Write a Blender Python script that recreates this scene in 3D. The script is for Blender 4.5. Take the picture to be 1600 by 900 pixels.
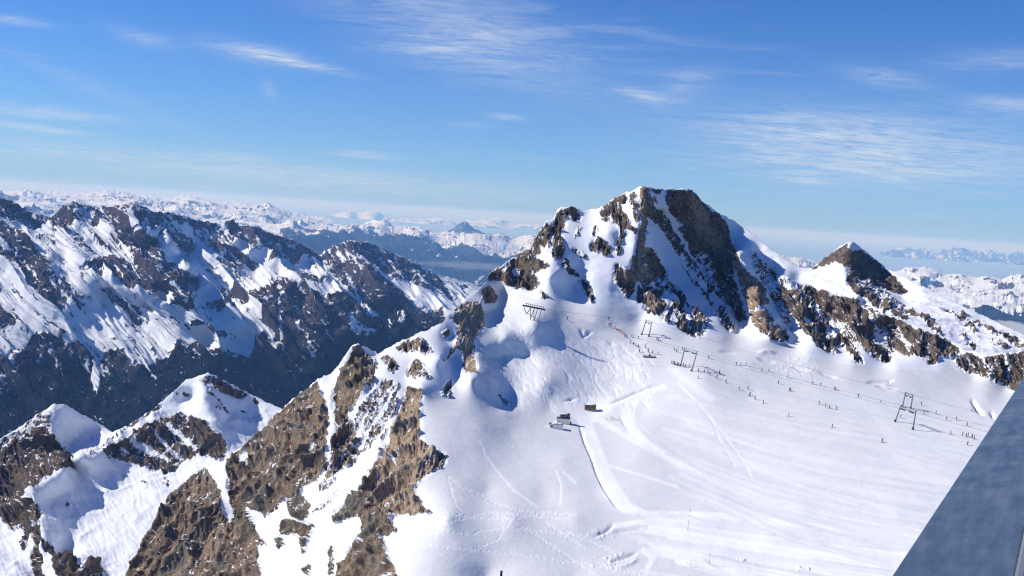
import bpy, bmesh, math, random
import numpy as np
from mathutils import Vector, Matrix

random.seed(7)
rng = np.random.default_rng(7)
for o in list(bpy.data.objects):
    bpy.data.objects.remove(o)
scene = bpy.context.scene
col = scene.collection

# ------------------------------------------------------------------ camera
FPX = 1555.0            # focal length in pixels of the 1600 px wide frame
PITCH = math.atan((450 - 335) / FPX)
ROLL = math.atan(0.0625)
cam_d = bpy.data.cameras.new("camera")
cam = bpy.data.objects.new("camera", cam_d)
col.objects.link(cam)
cam_d.sensor_width = 36.0
cam_d.lens = FPX / 1600 * 36.0
cam_d.clip_start = 0.05
cam_d.clip_end = 600000.0
Rm = Matrix.Rotation(math.pi / 2 - PITCH, 3, 'X') @ Matrix.Rotation(ROLL, 3, 'Z')
cam.matrix_world = Rm.to_4x4()
scene.camera = cam
RM = np.array(Rm)

# ------------------------------------------------------------------ light
SUN_EL = math.radians(37.0)
SUN_BACK = math.radians(-8.0)     # the sun stands left of the view, a little ahead of the camera
sdir = Vector((-math.cos(SUN_BACK) * math.cos(SUN_EL), -math.sin(SUN_BACK) * math.cos(SUN_EL), math.sin(SUN_EL)))
sun_d = bpy.data.lights.new("sun", 'SUN')
sun_d.energy = 5.0
sun_d.angle = math.radians(0.5)
sun_d.color = (1.0, 0.955, 0.88)
sun = bpy.data.objects.new("sun", sun_d)
sun.rotation_euler = sdir.to_track_quat('Z', 'Y').to_euler()
sun.location = (-50, 0, 60)
col.objects.link(sun)

world = bpy.data.worlds.new("World")
scene.world = world
world.use_nodes = True
nt = world.node_tree
nt.nodes.clear()


def N(tree, typ, **kw):
    n = tree.nodes.new(typ)
    for k, v in kw.items():
        if k.startswith('i_'):
            key = k[2:]
            key = int(key) if key.isdigit() else key.replace('_', ' ')
            n.inputs[key].default_value = v
        else:
            setattr(n, k, v)
    return n


def sstep(x, a, b):
    t = np.clip((x - a) / (b - a), 0, 1)
    return t * t * (3 - 2 * t)


def mth(tree, op, a, b=None, c=None, clamp=False):
    n = tree.nodes.new('ShaderNodeMath')
    n.operation = op
    n.use_clamp = clamp
    for i, v in enumerate((a, b, c)):
        if v is None:
            continue
        if isinstance(v, (int, float)):
            n.inputs[i].default_value = v
        else:
            tree.links.new(v, n.inputs[i])
    return n.outputs[0]


def ray(px, py):
    """unit-depth ray through photo pixel (1600 wide) in world space"""
    px = np.asarray(px, dtype=np.float64)
    py = np.asarray(py, dtype=np.float64)
    v = np.stack([(px - 800) / FPX, -(py - 450) / FPX, -np.ones_like(px + py)], -1)
    return v @ RM.T


sky = N(nt, 'ShaderNodeTexSky', sky_type='NISHITA')
sky.sun_disc = False
sky.sun_elevation = SUN_EL
sky.sun_rotation = math.atan2(sdir.x, sdir.y)
sky.altitude = 1500.0
sky.air_density = 1.0
sky.dust_density = 0.0
sky.ozone_density = 4.0
hsv = N(nt, 'ShaderNodeHueSaturation')
hsv.inputs['Saturation'].default_value = 1.22
hsv.inputs['Hue'].default_value = 0.503
nt.links.new(sky.outputs[0], hsv.inputs['Color'])
tintn = N(nt, 'ShaderNodeMix', data_type='RGBA', blend_type='MULTIPLY')
tintn.inputs['Factor'].default_value = 1.0
nt.links.new(hsv.outputs[0], tintn.inputs[6])
tintn.inputs[7].default_value = (0.30, 0.80, 1.30, 1)
tc = N(nt, 'ShaderNodeTexCoord')
sep = N(nt, 'ShaderNodeSeparateXYZ')
nt.links.new(tc.outputs['Generated'], sep.inputs[0])
# high thin cirrus: the view direction laid onto a level sheet far above
den = mth(nt, 'ADD', mth(nt, 'MAXIMUM', sep.outputs[2], 0.0), 0.09)
cx_ = mth(nt, 'DIVIDE', sep.outputs[0], den)
cy_ = mth(nt, 'DIVIDE', sep.outputs[1], den)
comb = N(nt, 'ShaderNodeCombineXYZ')
nt.links.new(cx_, comb.inputs[0])
nt.links.new(cy_, comb.inputs[1])


def cnoise(rot, sc, scale, detail, rough, dist, loc=(0, 0, 0)):
    m = N(nt, 'ShaderNodeMapping')
    m.inputs['Rotation'].default_value = (0, 0, rot)
    m.inputs['Scale'].default_value = sc
    m.inputs['Location'].default_value = loc
    nt.links.new(comb.outputs[0], m.inputs[0])
    n = N(nt, 'ShaderNodeTexNoise')
    n.inputs['Scale'].default_value = scale
    n.inputs['Detail'].default_value = detail
    n.inputs['Roughness'].default_value = rough
    n.inputs['Distortion'].default_value = dist
    nt.links.new(m.outputs[0], n.inputs['Vector'])
    return n.outputs['Fac']


streak = cnoise(0.5, (0.7, 1.5, 1), 2.6, 9, 0.60, 1.1)
fine = cnoise(-0.6, (0.8, 1.7, 1), 6.0, 8, 0.62, 1.6, (3, 1, 0))
big = cnoise(0.1, (0.5, 0.9, 1), 0.7, 4, 0.5, 0.3, (7, 2, 0))
st = mth(nt, 'MULTIPLY', mth(nt, 'SUBTRACT', streak, 0.50, clamp=True), 3.0, clamp=True)
bg_ = mth(nt, 'MULTIPLY', mth(nt, 'SUBTRACT', big, 0.50, clamp=True), 4.0, clamp=True)
base_c = mth(nt, 'MULTIPLY', mth(nt, 'MULTIPLY', st, bg_), 0.45)
fn = mth(nt, 'ADD', mth(nt, 'MULTIPLY', fine, 0.6), mth(nt, 'MULTIPLY', streak, 0.6))
fn = mth(nt, 'MULTIPLY', mth(nt, 'SUBTRACT', fn, 0.40, clamp=True), 2.7, clamp=True)
total = base_c
# single wisps: (px, py, half length px, half height px, tilt degrees, strength)
WISPS = [(400, 82, 62, 13, 8, .75), (480, 101, 60, 6, 9, .7), (225, 60, 45, 12, 10, .30), (75, 177, 90, 9, 2, .5),
         (60, 200, 70, 6, 5, .45), (30, 33, 40, 7, 2, .4), (1330, 232, 220, 55, 6, .60), (1280, 205, 140, 22, 4, .3),
         (1000, 148, 38, 9, 14, .45), (1070, 135, 50, 22, -18, .22), (1375, 120, 60, 14, 14, .35),
         (1560, 95, 90, 16, 4, .32), (1590, 165, 80, 14, 8, .4), (570, 242, 50, 5, 3, .55), (370, 246, 40, 7, 3, .3),
         (300, 262, 360, 26, 4, .30), (560, 282, 420, 16, 4, .28), (720, 50, 220, 60, 17, .42), (700, 82, 110, 14, 4, .26),
         (420, 140, 10, 14, -20, .25), (790, 183, 30, 5, 4, .35), (740, 195, 34, 5, 2, .28), (1258, 281, 34, 5, 6, .5),
         (1500, 262, 200, 30, 4, .22), (150, 140, 130, 12, 22, .14)]
for (px, py, a, b, tilt, s) in WISPS:
    c = ray(px, py)
    c = c / np.linalg.norm(c)
    t = math.radians(tilt)
    ax = RM @ np.array([math.cos(t), -math.sin(t), 0])
    ay = RM @ np.array([math.sin(t), math.cos(t), 0])
    du = N(nt, 'ShaderNodeVectorMath', operation='DOT_PRODUCT')
    dv = N(nt, 'ShaderNodeVectorMath', operation='DOT_PRODUCT')
    nt.links.new(tc.outputs['Generated'], du.inputs[0])
    nt.links.new(tc.outputs['Generated'], dv.inputs[0])
    du.inputs[1].default_value = ax
    dv.inputs[1].default_value = ay
    k = np.linalg.norm(ray(px, py))
    u = mth(nt, 'MULTIPLY', mth(nt, 'SUBTRACT', du.outputs['Value'], float(c @ ax)), FPX * k / a)
    v = mth(nt, 'MULTIPLY', mth(nt, 'SUBTRACT', dv.outputs['Value'], float(c @ ay)), FPX * k / b)
    r2 = mth(nt, 'ADD', mth(nt, 'MULTIPLY', u, u), mth(nt, 'MULTIPLY', v, v))
    g = mth(nt, 'POWER', 2.718, mth(nt, 'MULTIPLY', r2, -1.0))
    w = mth(nt, 'MULTIPLY', mth(nt, 'MULTIPLY', g, s), fn)
    total = mth(nt, 'ADD', total, w)
total = mth(nt, 'MINIMUM', mth(nt, 'MULTIPLY', total, 1.3), 0.85)
# thin veil that thickens towards the horizon
veil = mth(nt, 'MULTIPLY', mth(nt, 'POWER', 2.718, mth(nt, 'MULTIPLY', mth(nt, 'MAXIMUM', sep.outputs[2], 0.0), -9.0)), 0.80)
vmix = N(nt, 'ShaderNodeMix', data_type='RGBA')
nt.links.new(veil, vmix.inputs['Factor'])
nt.links.new(tintn.outputs[2], vmix.inputs[6])
vmix.inputs[7].default_value = (4.4, 6.1, 8.6, 1)
mixc = N(nt, 'ShaderNodeMix', data_type='RGBA')
nt.links.new(total, mixc.inputs['Factor'])
nt.links.new(vmix.outputs[2], mixc.inputs[6])
mixc.inputs[7].default_value = (7.0, 7.8, 9.0, 1)
bg = N(nt, 'ShaderNodeBackground')
bg.inputs['Strength'].default_value = 0.092
nt.links.new(mixc.outputs[2], bg.inputs['Color'])
wo = N(nt, 'ShaderNodeOutputWorld')
nt.links.new(bg.outputs[0], wo.inputs['Surface'])

scene.view_settings.view_transform = 'Standard'
scene.view_settings.look = 'None'
scene.view_settings.gamma = 1.0
scene.view_settings.exposure = 0.03
scene.cycles.max_bounces = 6
scene.cycles.diffuse_bounces = 3
scene.cycles.glossy_bounces = 2
scene.cycles.volume_bounces = 1
scene.cycles.use_denoising = True
scene.cycles.denoising_prefilter = 'NONE'
scene.cycles.denoising_input_passes = 'RGB_ALBEDO_NORMAL'
scene.render.filter_size = 1.2
scene.cycles.filter_width = 1.2

# ------------------------------------------------------------------ tools


def at(px, py, depth):
    return ray(px, py) * np.asarray(depth, dtype=np.float64)[..., None]


def project(P):
    q = np.asarray(P) @ RM
    return 800 + FPX * q[..., 0] / -q[..., 2], 450 - FPX * q[..., 1] / -q[..., 2], -q[..., 2]


def _hash(ix, iy, iz, seed):
    h = (ix * 374761393 + iy * 668265263 + iz * 2147483647 + seed * 974711) & 0xffffffff
    h = ((h ^ (h >> 13)) * 1274126177) & 0xffffffff
    h = ((h ^ (h >> 16)) * 2246822519) & 0xffffffff
    return h ^ (h >> 15)


GR = rng.normal(size=(256, 3))
GR /= np.linalg.norm(GR, axis=1)[:, None]
GR = GR.astype(np.float32)


def perlin(P, seed=0):
    """gradient noise about -0.7..0.7 at points P (n,3)"""
    P = np.asarray(P, dtype=np.float64)
    out = np.empty(len(P), np.float32)
    for s in range(0, len(P), 200000):
        p = P[s:s + 200000]
        i = np.floor(p).astype(np.int64)
        f = (p - i).astype(np.float32)
        w = f * f * f * (f * (f * 6 - 15) + 10)
        acc = np.zeros(len(p), np.float32)
        for dx in (0, 1):
            wx = w[:, 0] if dx else 1 - w[:, 0]
            for dy in (0, 1):
                wy = w[:, 1] if dy else 1 - w[:, 1]
                for dz in (0, 1):
                    wz = w[:, 2] if dz else 1 - w[:, 2]
                    g = GR[_hash(i[:, 0] + dx, i[:, 1] + dy, i[:, 2] + dz, seed) & 255]
                    d = g[:, 0] * (f[:, 0] - dx) + g[:, 1] * (f[:, 1] - dy) + g[:, 2] * (f[:, 2] - dz)
                    acc += wx * wy * wz * d
        out[s:s + 200000] = acc
    return out * 1.5


def fbm(P, octaves=4, gain=.5, lac=2.03, seed=0):
    P = np.asarray(P, dtype=np.float64)
    a, t = 1.0, np.zeros(len(P), np.float32)
    for k in range(octaves):
        t += a * perlin(P, seed + k)
        P = P * lac + 13.7
        a *= gain
    return t


def ridged(P, octaves=5, gain=.55, lac=2.07, seed=0):
    P = np.asarray(P, dtype=np.float64)
    a, t, prev = 1.0, np.zeros(len(P), np.float32), 1.0
    for k in range(octaves):
        n = 1 - np.abs(perlin(P, seed + k)) * 1.6
        n = n * n
        t += a * n * prev
        prev = np.clip(n * 1.3, 0, 1)
        P = P * lac + 7.1
        a *= gain
    return t


# ---- rasters over the photographed part of the mountains (1 cell = 1/1600 of the view width)
X0, X1, Y0, Y1 = -90, 1700, 270, 1010
GX, GY = np.meshgrid(np.arange(X0, X1, dtype=np.float32), np.arange(Y0, Y1, dtype=np.float32))


def raster(v=0.0):
    return np.full(GX.shape, v, np.float32)


def box_of(pts, m):
    pts = np.asarray(pts, float)
    x0 = int(max(pts[:, 0].min() - m, X0)) - X0
    x1 = int(min(pts[:, 0].max() + m + 1, X1)) - X0
    y0 = int(max(pts[:, 1].min() - m, Y0)) - Y0
    y1 = int(min(pts[:, 1].max() + m + 1, Y1)) - Y0
    return slice(y0, max(y1, y0 + 1)), slice(x0, max(x1, x0 + 1))


def poly(R, pts, v):
    sl = box_of(pts, 2)
    x, y = GX[sl], GY[sl]
    inside = np.zeros(x.shape, bool)
    n = len(pts)
    for i in range(n):
        (xa, ya), (xb, yb) = pts[i], pts[(i + 1) % n]
        if ya == yb:
            continue
        c = ((ya > y) != (yb > y)) & (x < (xb - xa) * (y - ya) / (yb - ya) + xa)
        inside ^= c
    R[sl][inside] = v


def dist_line(pts, m):
    """distance to polyline, signed side, and the cells' slice"""
    sl = box_of(pts, m)
    x, y = GX[sl], GY[sl]
    best = np.full(x.shape, 1e9, np.float32)
    side = np.zeros(x.shape, np.float32)
    for (xa, ya), (xb, yb) in zip(pts[:-1], pts[1:]):
        dx, dy = xb - xa, yb - ya
        L2 = dx * dx + dy * dy + 1e-9
        t = np.clip(((x - xa) * dx + (y - ya) * dy) / L2, 0, 1)
        d = np.hypot(x - xa - t * dx, y - ya - t * dy)
        s = np.sign(dx * (y - ya) - dy * (x - xa))
        k = d < best
        best[k] = d[k]
        side[k] = s[k]
    return best, side, sl


def stroke(R, pts, w, v, soft=1.0):
    d, s, sl = dist_line(pts, w + soft * 3 + 2)
    k = np.clip((w / 2 + soft - d) / (soft + 1e-6), 0, 1)
    R[sl] = R[sl] * (1 - k) + v * k


def blur(R, r):
    if r <= 0:
        return R
    k = np.exp(-0.5 * (np.arange(-int(3 * r) - 1, int(3 * r) + 2) / r) ** 2).astype(np.float32)
    k /= k.sum()
    h = len(k) // 2
    P = np.pad(R, ((h, h), (0, 0)), mode='edge')
    A = sum(k[i] * P[i:i + R.shape[0]] for i in range(len(k)))
    P = np.pad(A, ((0, 0), (h, h)), mode='edge')
    return sum(k[i] * P[:, i:i + R.shape[1]] for i in range(len(k))).astype(np.float32)


def sample(R, px, py):
    x = np.clip(px - X0, 0, R.shape[1] - 1.001)
    y = np.clip(py - Y0, 0, R.shape[0] - 1.001)
    i, j = x.astype(int), y.astype(int)
    fx, fy = x - i, y - j
    return (R[j, i] * (1 - fx) * (1 - fy) + R[j, i + 1] * fx * (1 - fy) + R[j + 1, i] * (1 - fx) * fy + R[j + 1, i + 1] * fx * fy)


def rbf(ctrl, c, lines=()):
    """ctrl: (px, py, depth). inverse depth interpolated over the view plane: flat faces stay flat"""
    pts = [tuple(p) for p in ctrl]
    for ln in lines:
        for a, b in zip(ln[:-1], ln[1:]):
            n = max(1, int(math.hypot(b[0] - a[0], b[1] - a[1]) / 16))
            for k in range(n):
                t = k / n
                wi = (1 - t) / a[2] + t / b[2]
                pts.append((a[0] + (b[0] - a[0]) * t, a[1] + (b[1] - a[1]) * t, 1 / wi))
        pts.append(tuple(ln[-1]))
    P = np.array(pts, float)
    keep = [0]
    for i in range(1, len(P)):
        if np.min(np.hypot(*(P[keep, :2] - P[i, :2]).T)) > 5:
            keep.append(i)
    P = P[keep]
    S = 100.0
    Q = P[:, :2] / S
    w = 1000.0 / P[:, 2]
    n = len(Q)
    r = np.sqrt(((Q[:, None] - Q[None]) ** 2).sum(-1) + (c / S) ** 2)
    A = np.zeros((n + 3, n + 3))
    A[:n, :n] = r
    A[:n, :n] -= np.eye(n) * 2e-3
    A[:n, n] = 1
    A[:n, n + 1:] = Q
    A[n:, :n] = A[:n, n:].T
    sol = np.linalg.solve(A, np.concatenate([w, [0, 0, 0]]))

    def f(px, py):
        px = np.asarray(px, float).ravel() / S
        py = np.asarray(py, float).ravel() / S
        out = np.empty(len(px))
        for s in range(0, len(px), 40000):
            a, b = px[s:s + 40000, None], py[s:s + 40000, None]
            R = np.sqrt((a - Q[:, 0]) ** 2 + (b - Q[:, 1]) ** 2 + (c / S) ** 2)
            out[s:s + 40000] = R @ sol[:n] + sol[n] + sol[n + 1] * a[:, 0] + sol[n + 2] * b[:, 0]
        return 1000.0 / np.maximum(out, 1000.0 / 400000)
    return f



def gridnormals(P):
    """P (rows, cols, 3) -> unit normals facing up / to the camera"""
    du = np.gradient(P, axis=1)
    dv = np.gradient(P, axis=0)
    n = np.cross(dv, du)
    n /= np.linalg.norm(n, axis=-1, keepdims=True) + 1e-12
    flip = (n * P).sum(-1) > 0
    n[flip] *= -1
    return n


def link(name, me, mat=None, parent=None):
    o = bpy.data.objects.new(name, me)
    col.objects.link(o)
    if mat is not None:
        me.materials.append(mat)
    if parent is not None:
        o.parent = parent
    return o


def grid_object(name, P, attrs, mat, keep=None, smooth=True):
    """one mesh from a (rows, cols, 3) grid; keep = bool per quad"""
    nr, nc = P.shape[:2]
    idx = np.arange(nr * nc).reshape(nr, nc)
    q = np.stack([idx[1:, :-1], idx[1:, 1:], idx[:-1, 1:], idx[:-1, :-1]], -1).reshape(-1, 4)
    if keep is not None:
        q = q[keep.ravel()]
    used = np.zeros(nr * nc, bool)
    used[q.ravel()] = True
    remap = np.cumsum(used) - 1
    q = remap[q]
    co = P.reshape(-1, 3)[used].astype(np.float32)
    me = bpy.data.meshes.new(name)
    me.vertices.add(len(co))
    me.vertices.foreach_set('co', co.ravel())
    me.loops.add(q.size)
    me.loops.foreach_set('vertex_index', q.ravel().astype(np.int32))
    me.polygons.add(len(q))
    me.polygons.foreach_set('loop_start', np.arange(0, q.size, 4, dtype=np.int32))
    me.polygons.foreach_set('loop_total', np.full(len(q), 4, np.int32))
    me.polygons.foreach_set('use_smooth', np.full(len(q), smooth, bool))
    for k, v in attrs.items():
        a = me.attributes.new(k, 'FLOAT', 'POINT')
        a.data.foreach_set('value', v.reshape(-1)[used].astype(np.float32))
    me.update()
    me.validate()
    o = link(name, me, mat)
    o['kind'] = 'structure'
    return o


def lerp_line(pts, x):
    p = np.array(pts, float)
    return np.interp(x, p[:, 0], p[:, 1])

# ------------------------------------------------------------------ ground materials


def terrain_mat(name, rocks, snow=(0.80, 0.82, 0.86), s=6.0, edge=0.35, edge_s=1.5, forest=None, snow2=None, bump=0.5, snow_bump=0.05, stretch=0.35):
    """snow and rock told apart by the mesh's own 'rock' value, broken up by noise. s: metres of the rock's colour patches"""
    m = bpy.data.materials.new(name)
    m.use_nodes = True
    t = m.node_tree
    t.nodes.clear()
    L = t.links.new
    out = N(t, 'ShaderNodeOutputMaterial')
    bs = N(t, 'ShaderNodeBsdfPrincipled')
    L(bs.outputs[0], out.inputs[0])
    geo = N(t, 'ShaderNodeTexCoord')

    def noise(scale, detail=6, rough=.6, sc=(1, 1, 1), rot=(0, 0, 0), dist=0.0):
        mp = N(t, 'ShaderNodeMapping')
        mp.inputs['Scale'].default_value = sc
        mp.inputs['Rotation'].default_value = rot
        L(geo.outputs['Object'], mp.inputs[0])
        n = N(t, 'ShaderNodeTexNoise')
        n.inputs['Scale'].default_value = scale
        n.inputs['Detail'].default_value = detail
        n.inputs['Roughness'].default_value = rough
        n.inputs['Distortion'].default_value = dist
        L(mp.outputs[0], n.inputs['Vector'])
        return n.outputs['Fac']

    def attr(n):
        a = N(t, 'ShaderNodeAttribute', attribute_name=n)
        return a.outputs['Fac']

    def ramp(f, lo, hi):
        r = N(t, 'ShaderNodeMapRange', interpolation_type='SMOOTHSTEP')
        L(f, r.inputs[0])
        r.inputs[1].default_value = lo
        r.inputs[2].default_value = hi
        return r.outputs[0]

    def mix(f, a, b):
        n = N(t, 'ShaderNodeMix', data_type='RGBA')
        L(f, n.inputs['Factor'])
        for i, v in ((6, a), (7, b)):
            if isinstance(v, tuple):
                n.inputs[i].default_value = (*v, 1)
            else:
                L(v, n.inputs[i])
        return n.outputs[2]
    e = noise(1.0 / edge_s, 5, .65)
    rk = mth(t, 'ADD', attr('rock'), mth(t, 'MULTIPLY', mth(t, 'SUBTRACT', e, 0.5), edge * 2))
    rockf = ramp(rk, 0.40, 0.60)
    st = (1, 1, stretch)
    n1 = noise(1.0 / s, 6, .62, st)
    n2 = noise(1.0 / (s * .23), 6, .7, (1, .8, stretch * 1.2), (0.3, 0.2, 0))
    n3 = noise(1.0 / (s * 3.2), 4, .55)
    c = mix(ramp(n1, .38, .62), rocks[0], rocks[1])
    c = mix(ramp(n3, .50, .66), c, rocks[2])
    c = mix(ramp(mth(t, 'ADD', n2, mth(t, 'MULTIPLY', attr('tint'), 0.25)), .52, .72), c, rocks[3])
    c = mix(ramp(attr('tint'), .15, 1.3), c, rocks[3])
    c = mix(ramp(mth(t, 'MULTIPLY', attr('tint'), -1.0), .15, 1.3), c, rocks[2])
    dk = ramp(n2, .32, .50)
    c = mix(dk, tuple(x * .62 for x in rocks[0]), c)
    if forest is not None:
        fz = noise(1.0 / (s * 1.2), 6, .6)
        c = mix(attr('forest'), c, mix(ramp(fz, .4, .62), forest, tuple(x * 1.9 for x in forest)))
    sc = mix(attr('track'), snow, snow2 or tuple(min(.92, x * 1.12) for x in snow))
    colr = mix(rockf, sc, c)
    L(colr, bs.inputs['Base Color'])
    rg = N(t, 'ShaderNodeMapRange')
    L(rockf, rg.inputs[0])
    rg.inputs[3].default_value = .55
    rg.inputs[4].default_value = .95
    L(rg.outputs[0], bs.inputs['Roughness'])
    bs.inputs['Specular IOR Level'].default_value = .04
    hgt = mth(t, 'ADD', mth(t, 'MULTIPLY', n2, bump), mth(t, 'MULTIPLY', n1, bump * 1.6))
    sn = noise(1.0 / (s * .35), 5, .6, (1, 1, 1))
    hs = mth(t, 'MULTIPLY', sn, snow_bump)
    hh = N(t, 'ShaderNodeMix', data_type='FLOAT')
    L(rockf, hh.inputs['Factor'])
    L(hs, hh.inputs[2])
    L(hgt, hh.inputs[3])
    b = N(t, 'ShaderNodeBump')
    b.inputs['Distance'].default_value = s * .25
    b.inputs['Strength'].default_value = 1.0
    L(hh.outputs[0], b.inputs['Height'])
    L(b.outputs[0], bs.inputs['Normal'])
    return m


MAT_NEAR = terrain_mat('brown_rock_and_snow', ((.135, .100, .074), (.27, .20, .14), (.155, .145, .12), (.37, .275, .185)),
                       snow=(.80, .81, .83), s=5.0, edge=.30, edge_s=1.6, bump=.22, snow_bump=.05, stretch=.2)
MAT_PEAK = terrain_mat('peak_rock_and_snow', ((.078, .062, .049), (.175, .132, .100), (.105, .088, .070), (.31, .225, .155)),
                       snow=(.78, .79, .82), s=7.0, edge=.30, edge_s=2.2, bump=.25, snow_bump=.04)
MAT_SNOW = terrain_mat('piste_snow', ((.12, .08, .05), (.25, .17, .11), (.14, .125, .10), (.33, .23, .15)),
                       snow=(.735, .735, .73), snow2=(.95, .945, .93), s=6.0, edge=.30, edge_s=1.6, snow_bump=.11)
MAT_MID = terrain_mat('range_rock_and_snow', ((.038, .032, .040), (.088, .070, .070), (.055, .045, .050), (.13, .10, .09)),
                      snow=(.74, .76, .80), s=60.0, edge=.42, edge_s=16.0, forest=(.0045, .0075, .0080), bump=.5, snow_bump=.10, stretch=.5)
MAT_LOW = terrain_mat('lower_peak_rock_and_snow', ((.075, .054, .044), (.155, .11, .08), (.10, .085, .072), (.22, .155, .11)),
                      snow=(.76, .78, .82), s=14.0, edge=.38, edge_s=5.0, bump=.5, snow_bump=.08)
MAT_FAR = terrain_mat('far_rock_and_snow', ((.05, .05, .055), (.10, .09, .085), (.07, .06, .06), (.14, .12, .10)),
                      snow=(.76, .77, .79), s=260.0, edge=.40, edge_s=110.0, forest=(.012, .022, .020), bump=.4, snow_bump=.12, stretch=.6)

def warp(px, py, a, sc, seed):
    sh = px.shape
    u = perlin(np.stack([px / sc, py / sc, px * 0], -1).reshape(-1, 3), seed).reshape(sh)
    v = perlin(np.stack([px / sc, py / sc, px * 0 + 7.7], -1).reshape(-1, 3), seed).reshape(sh)
    u2 = perlin(np.stack([px / sc * 3, py / sc * 3, px * 0 + 3], -1).reshape(-1, 3), seed).reshape(sh)
    v2 = perlin(np.stack([px / sc * 3, py / sc * 3, px * 0 + 5], -1).reshape(-1, 3), seed).reshape(sh)
    return px + a * (u + .45 * u2), py + a * (v + .45 * v2)


# ------------------------------------------------------------------ layer builder


def layer(name, mat, ctrl, lines, crest, bottom, x0, x1, step, c, maskfn, dispfn, back, rows=None, crest_jag=0.0, jag_s=1.0, split=None, back_drop=0.8):
    f = rbf(ctrl, c, lines)
    xs = np.arange(x0, x1 + step, step)
    yc = lerp_line(crest, xs)
    if crest_jag:
        q = np.stack([xs / 14.0 * jag_s, xs * 0 + 3.3, xs * 0], -1)
        yc = yc - crest_jag * (ridged(q, 4, .6, seed=5) - 0.9)
    yb = np.maximum(lerp_line(bottom, xs), yc + 2)
    nr = rows or int((yb - yc).max() / step)
    t = np.linspace(0, 1, nr)[:, None]
    py = yc[None] + (yb - yc)[None] * t
    px = np.broadcast_to(xs[None], py.shape)
    d = f(px, py).reshape(py.shape)
    P = at(px, py, d)
    Nn = gridnormals(P)
    A = maskfn(px, py, P, Nn)
    P2 = dispfn(px, py, P, Nn, A, d)
    # the far side of the crest, going down away from the viewer
    cr = P2[0]
    away = cr.copy()
    away[:, 2] = 0
    away /= np.linalg.norm(away, axis=1, keepdims=True)
    rowsb = []
    for k, b in enumerate(back):
        r = cr + away * b
        r[:, 2] -= b * back_drop
        rowsb.append(r)
    B = np.array(rowsb)[::-1]
    nb = len(B)
    q = B.reshape(-1, 3) / (back[-1] * .4)
    n_ = ridged(q, 4, seed=9).reshape(B.shape[:2])
    ramp_ = (np.arange(nb)[::-1] / nb)[:, None]
    B[..., 2] += (n_ - .9) * back[-1] * .12 * ramp_
    PP = np.concatenate([B, P2], 0)
    for k in list(A):
        if k == 'region':
            continue
        rowb = np.broadcast_to(A[k][0], (nb, A[k].shape[1]))
        if k == 'rock':
            rowb = rowb * .4 + np.clip(n_ - .7, 0, 1) * .8
        A[k] = np.concatenate([rowb, A[k]], 0)
    if 'region' in A:
        A['region'] = np.concatenate([np.broadcast_to(A['region'][0], (nb, A['region'].shape[1])), A['region']], 0)
    return PP, A, f


# ------------------------------------------------------------------ masks of the near ground (rock 1, snow 0)
def yh(x):
    return 335 + 0.0625 * (x - 800)


def gz(px, py, z):
    """depth at which the ray through a pixel meets the level z"""
    r = ray(px, py)
    return (px, py, float(z / r[2]))


ROCK = raster(0)
W = ROCK
# foreground crags
poly(W, [(100, 1010), (195, 900), (235, 820), (265, 770), (300, 740), (320, 728), (343, 763), (347, 799), (358, 819), (367, 806), (358, 770), (354, 719), (400, 680), (430, 648), (470, 612), (495, 594), (509, 629), (513, 658), (509, 694), (511, 734), (495, 748), (473, 759), (470, 772), (455, 777), (448, 781), (423, 802), (415, 810), (405, 799), (387, 792), (395, 828), (419, 853), (405, 852), (401, 871), (408, 905), (400, 1010)], 1)
poly(W, [(560, 537), (551, 541), (542, 560), (530, 575), (529, 592), (520, 610), (518, 640), (525, 660), (535, 664), (548, 640), (560, 622), (575, 606), (590, 592), (585, 580), (592, 562), (603, 553), (612, 558), (622, 573), (612, 585), (602, 560), (592, 565), (580, 562), (572, 549)], .97)
poly(W, [(545, 690), (560, 640), (580, 610), (600, 590), (625, 598), (618, 640), (592, 676), (575, 702), (550, 712)], .66)
poly(W, [(516, 690), (530, 660), (548, 650), (556, 700), (540, 730), (520, 748), (512, 740)], .8)
poly(W, [(612, 545), (640, 528), (655, 525), (665, 535), (675, 547), (665, 554), (655, 549), (640, 551), (622, 549)], .72)
poly(W, [(660, 545), (672, 540), (676, 550), (664, 556)], .95)
poly(W, [(688, 520), (700, 514), (706, 522), (696, 530)], .7)
poly(W, [(634, 590), (640, 575), (646, 565), (655, 560), (667, 575), (674, 590), (660, 593), (645, 592)], .88)
poly(W, [(708, 485), (718, 475), (735, 470), (748, 470), (756, 488), (757, 505), (750, 518), (743, 530), (732, 540), (722, 548), (712, 542), (712, 525), (716, 505), (706, 500)], .97)
poly(W, [(712, 540), (706, 555), (690, 569), (695, 560), (700, 548)], .9)
poly(W, [(752, 458), (757, 448), (764, 446), (771, 452), (778, 464), (773, 475), (762, 472), (752, 466)], 1)
poly(W, [(733, 533), (739, 530), (743, 548), (744, 572), (749, 586), (740, 581), (728, 586), (722, 572), (723, 552)], .97)
poly(W, [(690, 614), (698, 598), (709, 594), (705, 607), (701, 622)], .9)
poly(W, [(776, 615), (784, 620), (798, 630), (794, 634), (782, 626)], .8)
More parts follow.
